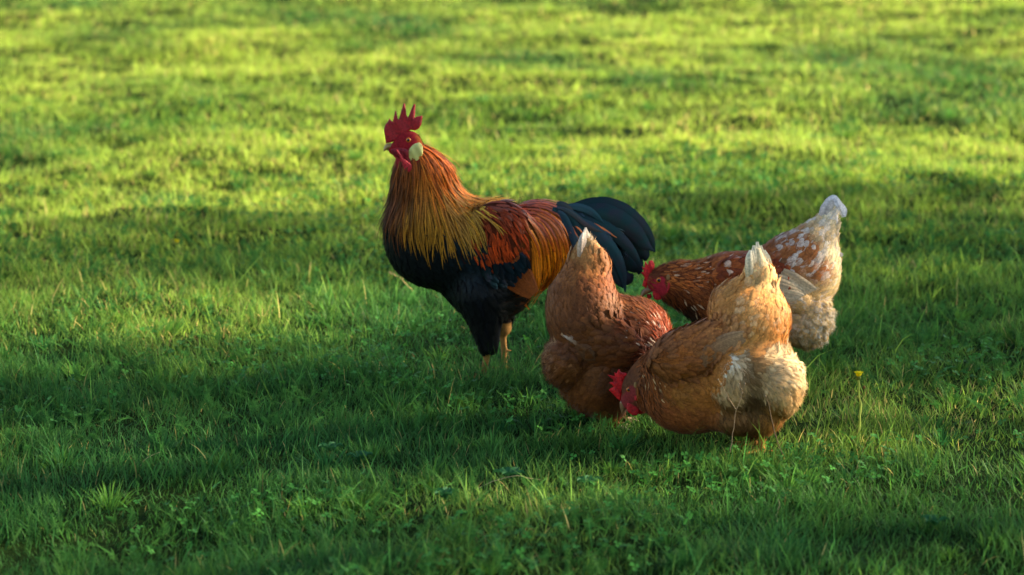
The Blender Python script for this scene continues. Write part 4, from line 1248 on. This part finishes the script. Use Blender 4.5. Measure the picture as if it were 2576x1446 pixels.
    p = [layer(b, 6500, lambda x, y, q: nf(x, y) & (x < 1720) & (x > 1600), (0.012, 0.022), (0.0032, 0.0055), fl, cmf, tip=1.2, prof='lance', h1=0.004, cjit=5, vary=0.2),
         layer(b, 900, lambda x, y, q: nf(x, y) & (x < 1640) & (y < 975), (0.006, 0.011), (0.002, 0.0035), fl, cmw, tip=1.15, prof='lance', h1=0.002, cjit=4),
         layer(b, 6500, lambda x, y, q: nf(x, y) & (x > 1665) & (y < 1095) & ~fluffm(x, y) & (y > 690), (0.02, 0.034), (0.015, 0.021), fl, cmw, tip=1.18, h1=0.0034, cjit=6, vary=0.10, edgemul=0.95, hjit=0.35)]
    p.append(fuzz(b, 22000, lambda x, y, q: nf(x, y) & (x > 1650) & ~fluffm(x, y) & (y > 660), fl, cm))
    add_mesh("body_plumage", p, M_feather, body)
    cwg = ctint([(1660, 880, (140, 95, 62)), (1720, 850, (155, 104, 64)), (1790, 820, (170, 118, 74)), (1720, 910, (150, 100, 64)), (1790, 870, (165, 118, 76)), (1840, 845, (195, 152, 112)), (1760, 930, (145, 98, 62))], gain=(0.88, 0.64, 0.40))
    wing = [(1615, 920), (1650, 870), (1710, 820), (1790, 795), (1860, 815), (1880, 845), (1840, 880), (1790, 920), (1740, 950), (1670, 950)]
    for sg in (-1, 1):
        wg = add_mesh("wing", [layer(b, 3200 if sg < 0 else 2200, side_mask(wing, b, sg, 0.03), (0.02, 0.03), (0.012, 0.017), fl, cwg, tip=1.28, h0=0.003, h1=0.008, cjit=5, vary=0.1, edgemul=0.72)], M_feather, body)
        q = []
        for i in range(9):
            t = i / 8
            q.append(ribbon_on(b, [(1752 + 20 * t, 930 - 52 * t), (1808 + 10 * t, 895 - 46 * t), (1876 - 4 * t, 856 - 22 * t)], sg, 0.006 + 0.0006 * i, 15, [0.7, 1, 1, 0.9, 0.35], (140, 94, 58), (190, 145, 105), dref=0.03))
        add_mesh("flight_feathers", q, M_feather, wg)
    tq = []
    for i in range(9):
        t = i / 8 - 0.5
        tq.append(ribbon(b, [(1905 + 34 * t, 730, 0.03 * t), (1909 + 46 * t, 690, 0.04 * t - 0.005), (1908 + 46 * t, 655 + 4 * t, 0.035 * t - 0.005), (1905 + 34 * t, 608 + 48 * abs(t) ** 1.2 + 6 * (i % 2), 0.03 * t)], 22, [0.5, 0.9, 1, 0.95, 0.75, 0.3], (205, 172, 122), (232, 220, 190), 0.0, 0.2))
    tq.append(layer(b, 700, lambda x, y, q: (y < 760) & (y > 680), (0.022, 0.034), (0.012, 0.017), fl, cm, tip=1.1, h0=0.004, h1=0.007, cjit=3))
    add_mesh("tail", tq, M_feather, body, "cream upright tail")
    cf = ctint([(1960, 910, (240, 216, 176)), (2010, 930, (246, 226, 190)), (1990, 1000, (226, 192, 142)), (1930, 960, (220, 188, 145)), (1890, 1010, (105, 80, 54)), (1895, 950, (130, 102, 72)), (1895, 900, (150, 118, 84)), (1940, 1050, (165, 118, 68)), (1880, 1070, (110, 78, 48)),  # dark points between the two fluff lobes paint shade into the crease
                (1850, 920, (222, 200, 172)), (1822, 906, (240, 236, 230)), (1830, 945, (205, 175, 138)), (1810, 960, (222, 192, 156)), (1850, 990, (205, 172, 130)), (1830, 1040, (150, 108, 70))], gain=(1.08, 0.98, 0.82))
    fm = lambda x, y, q: fluffm(x, y) & (y < 1092)
    add_mesh("fluff", [layer(b, 4500, fm, (0.014, 0.024), (0.005, 0.009), fl, cf, tip=1.0, h0=0.001, h1=0.003, jit=0.3, vary=0.04, cling=0.8), fluff(b, 75000, fm, (0.007, 0.015), (0.0004, 0.0008), fl, cf, randdir=0.28, vary=0.08, tip=1.05)], M_down, body, "pale cream downy rump feathers")
    hen_parts(b, body,
              zc([(292, 790), (262, 765), (240, 740), (205, 705), (188, 688), (205, 675), (232, 660), (215, 640), (188, 628), (205, 615), (236, 614), (222, 590), (172, 548), (205, 556), (246, 566), (240, 545), (232, 528), (258, 540), (272, 504), (282, 504), (298, 530), (320, 534), (352, 540), (350, 560), (328, 590), (318, 640), (308, 700), (302, 750)]),
              zc([(285, 800), (300, 768), (320, 775), (352, 792), (346, 830), (332, 870), (312, 905), (298, 880), (286, 840)]),
              zc([(352, 800), (400, 780), (452, 790), (464, 850), (458, 895), (435, 918), (395, 910), (360, 885), (346, 850)]),
              zc([(450, 850), (480, 862), (516, 878), (500, 898), (470, 906), (450, 900)]),
              zc([(412, 740), (440, 735), (452, 760), (440, 785), (420, 780)]), (1581.5, 979.5, 6.4), 0.08, eyed=0.0195, tuft=(1599, 968))

make_hen_back()
make_hen_middle()
make_hen_front()

# ================================================================== small plants and things in the grass
def tube(pts, rads, ns=5):
    P = np.array(pts, float)
    D = norm(np.gradient(P, axis=0))
    up = np.array([0.3, 0.9, 0.1])
    A = norm(np.cross(D, up)); B = np.cross(D, A)
    r = np.array(rads)[:, None]
    V = np.concatenate([P[:, None] + (A * math.cos(t))[:, None] * r[:, None] + (B * math.sin(t))[:, None] * r[:, None] for t in np.linspace(0, 2 * math.pi, ns, endpoint=False)], 1)
    n = len(P)
    idx = np.arange(n * ns).reshape(n, ns)
    Q = np.stack([idx[:-1], idx[1:], np.roll(idx[1:], -1, 1), np.roll(idx[:-1], -1, 1)], -1).reshape(-1, 4)
    return V.reshape(-1, 3), Q

def tube_part(pts, r0, r1, c, bow=0.0):
    a, z = np.array(pts[0]), np.array(pts[-1])
    t = np.linspace(0, 1, 4 * len(pts) - 3)
    P = np.stack([np.interp(t, np.linspace(0, 1, len(pts)), [p[i] for p in pts]) for i in range(3)], -1)
    P = P + np.array([bow, 0, 0]) * np.sin(t * math.pi)[:, None] + rng.normal(0, r0 * 0.5, P.shape)
    V, Q = tube(P, r0 + (r1 - r0) * t)
    return V, np.tile(srgb(c), (len(V), 1)), Q, None

def ball(c, r, col, sq=1.0, n=8):
    th = np.linspace(0, math.pi, n); ph = np.linspace(0, 2 * math.pi, n, endpoint=False)
    T_, P_ = np.meshgrid(th, ph, indexing='ij')
    V = np.stack([np.sin(T_) * np.cos(P_), np.sin(T_) * np.sin(P_), np.cos(T_) * sq], -1).reshape(-1, 3) * r + np.array(c)
    idx = np.arange(n * n).reshape(n, n)
    Q = np.stack([idx[:-1], idx[1:], np.roll(idx[1:], -1, 1), np.roll(idx[:-1], -1, 1)], -1).reshape(-1, 4)
    return V, np.tile(srgb(col), (len(V), 1)), Q, None

def petals(c, r, n, col, up=0.5, layers=2):
    out = []
    for L in range(layers):
        for i in range(n):
            a = 6.283 * (i + 0.5 * L) / n
            d = np.array([math.cos(a), math.sin(a), 0]); s = np.array([-math.sin(a), math.cos(a), 0])
            u = up + 0.4 * L
            ln = r * (1 - 0.25 * L)
            V = np.array([c, c + d * ln * .5 + s * r * .17 + [0, 0, u * ln * .5], c + d * ln + [0, 0, u * ln * .75], c + d * ln * .5 - s * r * .17 + [0, 0, u * ln * .5]])
            out.append((V, np.tile(srgb(col), (4, 1)), np.array([[0, 1, 2, 3]]), None))
    return out

def empty(name, loc):
    o = bpy.data.objects.new(name, None)
    o.location = loc
    o.empty_display_size = 0.02
    COL.objects.link(o)
    return o

def dandelion(x, y, Y, label, side=True, r=0.012):
    head = fromdpx(x, y, Y)
    g = np.array([head[0] + 0.002, Y, float(terrain(head[0], Y))])
    st = add_mesh("yellow_flower", [tube_part([g, g * 0.55 + head * 0.45 + np.array([0.006, 0, 0]), head], 0.0030, 0.0022, (190, 200, 95))], M_leaf, None)
    tag(st, label, "flower")
    add_mesh("flower_head", petals(head, r, 11, (255, 238, 10), 1.2, 3) + [ball(head + [0, 0, r * 0.4], r * 0.55, (255, 225, 10), 0.9)], M_petal, st)
    add_mesh("calyx", [ball(head - [0, 0, r * 0.35], r * 0.45, (110, 120, 40), 1.2)], M_leaf, st)
    if side:
        a = fromdpx(x + 4, y + 130, Y); bpt = fromdpx(x - 28, y + 55, Y)
        add_mesh("side_stem", [tube_part([g, a * 0.5 + g * 0.5, fromdpx(x - 24, y + 90, Y), bpt], 0.0011, 0.0008, (110, 110, 55)), ball(bpt, 0.0028, (120, 120, 60), 1.8)], M_leaf, st)
        add_mesh("side_stem", [tube_part([fromdpx(x + 2, y + 110, Y), fromdpx(x + 6, y + 70, Y), fromdpx(x + 14, y + 28, Y)], 0.0009, 0.0007, (90, 110, 45)), ball(fromdpx(x + 14, y + 28, Y), 0.0028, (120, 90, 50), 1.6)], M_leaf, st)

gy = ground_at(2163, 1120)[1]
dandelion(2160, 946, gy, "tall yellow dandelion standing alone in the grass at the right of the buff hen")
gy = ground_at(446, 640)[1]
dandelion(445, 609, gy, "small yellow flower low in the shaded grass far to the left of the rooster", side=False, r=0.010)

def dried_stalk(name, label, stems, Y, c=(150, 122, 92), r=0.0009, heads=()):
    parts = []
    for st in stems:
        parts.append(tube_part([fromdpx(x, y, Y) for x, y in st], r, r * 0.6, c))
    o = add_mesh(name, parts, M_dry, None)
    tag(o, label, "dry stem", None)
    if len(heads):
        for x, y, rr in heads:
            add_mesh("seed_head", [ball(fromdpx(x, y, Y), rr, (150, 125, 95), 1.2, 6)], M_dry, o)
    return o
zk = lambda x, y: (1478.0 + x * .2828, 786.2 + y * .2828)
dried_stalk("dried_stalk", "thin forked dried stalk rising in front of the buff hen's belly", [
    [zk(1270, 1240), zk(1290, 1080), zk(1320, 870), zk(1365, 770), zk(1375, 690), zk(1400, 640)], [zk(1322, 865), zk(1260, 770), zk(1198, 650), zk(1215, 555)], [zk(1368, 690), zk(1352, 640)], [zk(1198, 650), zk(1165, 600)]],
    6.02, heads=[(*zk(1400, 632), 0.002), (*zk(1350, 635), 0.002), (*zk(1218, 550), 0.002), (*zk(1163, 594), 0.0017), (*zk(1378, 714), 0.0016), (*zk(1122, 668), 0.001)])
dried_stalk("dried_stalk", "single thin dark bent stem in front of the buff hen's fluffy rump", [[zk(1730, 1260), zk(1660, 1060), zk(1635, 940), zk(1610, 800), zk(1583, 745)]], 6.0, c=(120, 95, 70), r=0.001, heads=[(*zk(1583, 742), 0.0018)])
gy = ground_at(1040, 745)[1]
dried_stalk("dried_grass_stem", "straw coloured grass seed stem leaning left of the rooster's breast", [[(1048, 742), (1028, 722), (1008, 700), (990, 690), (976, 684)], [(1012, 704), (1016, 690), (1016, 678)]], gy, c=(200, 170, 110), r=0.0015,
             heads=[(1015, 682, 0.003), (980, 685, 0.0025), (990, 689, 0.002), (1013, 692, 0.0022)])
for lab, pts, Y in [("pale dry straw blade standing upright below the buff hen at the lower right", [(1955, 1320), (1953, 1295), (1961, 1272), (1958, 1255)], None),
                    ("dry bent straw lying in the grass below the rooster's feet", [(1180, 1238), (1240, 1210), (1300, 1196), (1360, 1208)], None),
                    ("pale curved straw at the lower left of the lawn", [(352, 1172), (364, 1156), (380, 1146), (404, 1136)], None),
                    ("long pale straw stem leaning in shade under the brown hen", [(1350, 1130), (1400, 1170), (1450, 1200)], None)]:
    Y = ground_at(*pts[0])[1]
    dried_stalk("straw_blade", lab, [pts], Y, c=(190, 165, 115), r=0.0010)

def broadleaf(x, y, label, nl, L, cc=(52, 104, 56), seed=1):
    rg = np.random.default_rng(seed)
    g = ground_at(x, y)
    o = None
    for i in range(nl):
        a = 6.283 * i / nl + rg.uniform(-.3, .3)
        ln = L * rg.uniform(0.8, 1.15)
        n, m = 9, 5
        V = np.zeros((n, m, 3)); C = np.zeros((n, m, 3))
        for k in range(n):
            t = k / (n - 1)
            wd = ln * 0.30 * math.sin(math.pi * min(1, t * 0.94 + 0.06)) ** 0.8
            r = ln * t
            zz = 0.016 * math.sin(t * 2.2) + 0.012
            for j in range(m):
                u = (j / (m - 1) - 0.5) * 2
                V[k, j] = [g[0] + math.cos(a) * r - math.sin(a) * wd * u, g[1] + math.sin(a) * r + math.cos(a) * wd * u, terrain(g[0], g[1]) + zz + abs(u) * 0.006 + rg.normal(0, 0.0006)]
                C[k, j] = srgb(cc) * (1.25 if j == 2 else 1) * rg.uniform(0.9, 1.1)
        idx = np.arange(n * m).reshape(n, m)
        Q = np.stack([idx[:-1, :-1], idx[1:, :-1], idx[1:, 1:], idx[:-1, 1:]], -1).reshape(-1, 4)
        if o is None:
            o = empty("plantain", g)
            tag(o, label, "plant", "broad-leaved plants in the lawn")
        lf = build("leaf", V.reshape(-1, 3) - g, [Q], M_leaf, o, col=C.reshape(-1, 3))
for i, (x, y, lab, nl, L) in enumerate([
        (1285, 1222, "broad flat plantain rosette in shade straight below the rooster's legs", 6, 0.034), (1120, 1280, "small broad-leaved plant low in the grass near the bottom centre", 5, 0.028),
        (1480, 1245, "broad pointed leaves in the shaded grass below the brown hen", 5, 0.03), (2350, 1335, "wide dark leaf cluster near the bottom right corner of the lawn", 5, 0.032),
        (905, 1175, "bright lit round-leaved plant at the lower left of the rooster", 6, 0.026), (830, 1150, "leafy weed beside the bright round-leaved plant, further left", 5, 0.026)]):
    broadleaf(x, y, lab, nl, L, seed=i + 3)

# ================================================================== trees beyond the right edge of the view, whose shade falls across the lawn
def shade_tree(name, label, gx, gy_, half, z0, z1, tau, leafs=0.05, seed=0, floor=0.05):
    rg = np.random.default_rng(seed)
    zc_ = (z0 + z1) / 2
    k = 1 / math.tan(SUN_EL)
    cx_, cy_ = gx + SUN_DIR[0] * k * zc_, gy_ + SUN_DIR[1] * k * zc_
    perp = np.array([-SUN_DIR[1], SUN_DIR[0]])
    hz = (z1 - z0) / 2
    area = math.pi * half * hz
    n = int(area * tau / (leafs * leafs * 0.32))
    P = []
    while len(P) < n:
        q = rg.uniform(-1, 1, (n * 2, 3))
        q = q[(np.abs(q) ** 2.6).sum(1) < 1]
        g = fbm(q[:, 0] * 2.2 + seed * 7, q[:, 2] * 2.6 + q[:, 1], seed + 5, 2)
        q = q[rg.random(len(q)) < np.clip((g - 0.30) * 3.2, floor, 1)]
        P.extend(q.tolist())
    q = np.array(P[:n])
    c = np.stack([cx_ + perp[0] * q[:, 0] * half + SUN_DIR[0] * q[:, 1] * half, cy_ + perp[1] * q[:, 0] * half + SUN_DIR[1] * q[:, 1] * half, zc_ + q[:, 2] * hz], -1)
    d1 = norm(rg.normal(0, 1, (n, 3))); d2 = norm(np.cross(d1, rg.normal(0, 1, (n, 3))))
    s = (leafs * rg.uniform(0.6, 1.3, n))[:, None]
    V = np.stack([c - d1 * s * .5, c + d2 * s * .3, c + d1 * s * .5, c - d2 * s * .3], 1).reshape(-1, 3)
    col = np.repeat(srgb((70, 105, 40)) * rg.uniform(0.7, 1.3, (n, 1)), 4, 0)
    root = empty(name, (cx_, cy_, 0))
    tag(root, label, "tree", "trees beyond the lawn's right edge")
    build("crown", V - np.array([cx_, cy_, 0]), [np.arange(4 * n).reshape(-1, 4)], M_leaf, root, col=col)
    parts = [tube_part([np.array([0, 0, -0.1]), np.array([0.05, 0, z0]), np.array([0, 0.05, zc_ + hz * 0.6])], 0.11, 0.03, (90, 75, 60))]
    for i in range(7):
        a = rg.uniform(0, 6.28); z = z0 + (zc_ - z0) * (0.2 + i / 6)
        parts.append(tube_part([np.array([0, 0, z]), np.array([math.cos(a) * half * .4, math.sin(a) * half * .4, z + .25]), np.array([math.cos(a) * half * .8, math.sin(a) * half * .8, z + .6])], 0.035, 0.01, (90, 75, 60)))
    add_mesh("trunk", parts, M_bark, root)
shade_tree("tree", "slender tree at the lawn's edge throwing the far shadow band", 0.0, 8.93, 0.78, 2.2, 5.2, 3.0, seed=14, floor=0.25)
shade_tree("tree", "broad tree at the lawn's edge shading the rooster and the brown hen", 0.0, 6.85, 0.68, 1.9, 5.4, 2.0, seed=2)
shade_tree("tree", "thin-leaved tree at the lawn's edge half shading the buff hen", 0.0, 6.05, 0.22, 2.2, 5.2, 0.5, seed=6)
shade_tree("tree", "narrow tree at the lawn's edge shading the foreground", 0.0, 5.38, 0.58, 2.0, 5.2, 2.0, seed=9)
shade_tree("tree", "small low tree shading the right of the lawn", 2.3, 8.0, 1.0, 2.2, 4.0, 3.2, seed=3, floor=0.3)
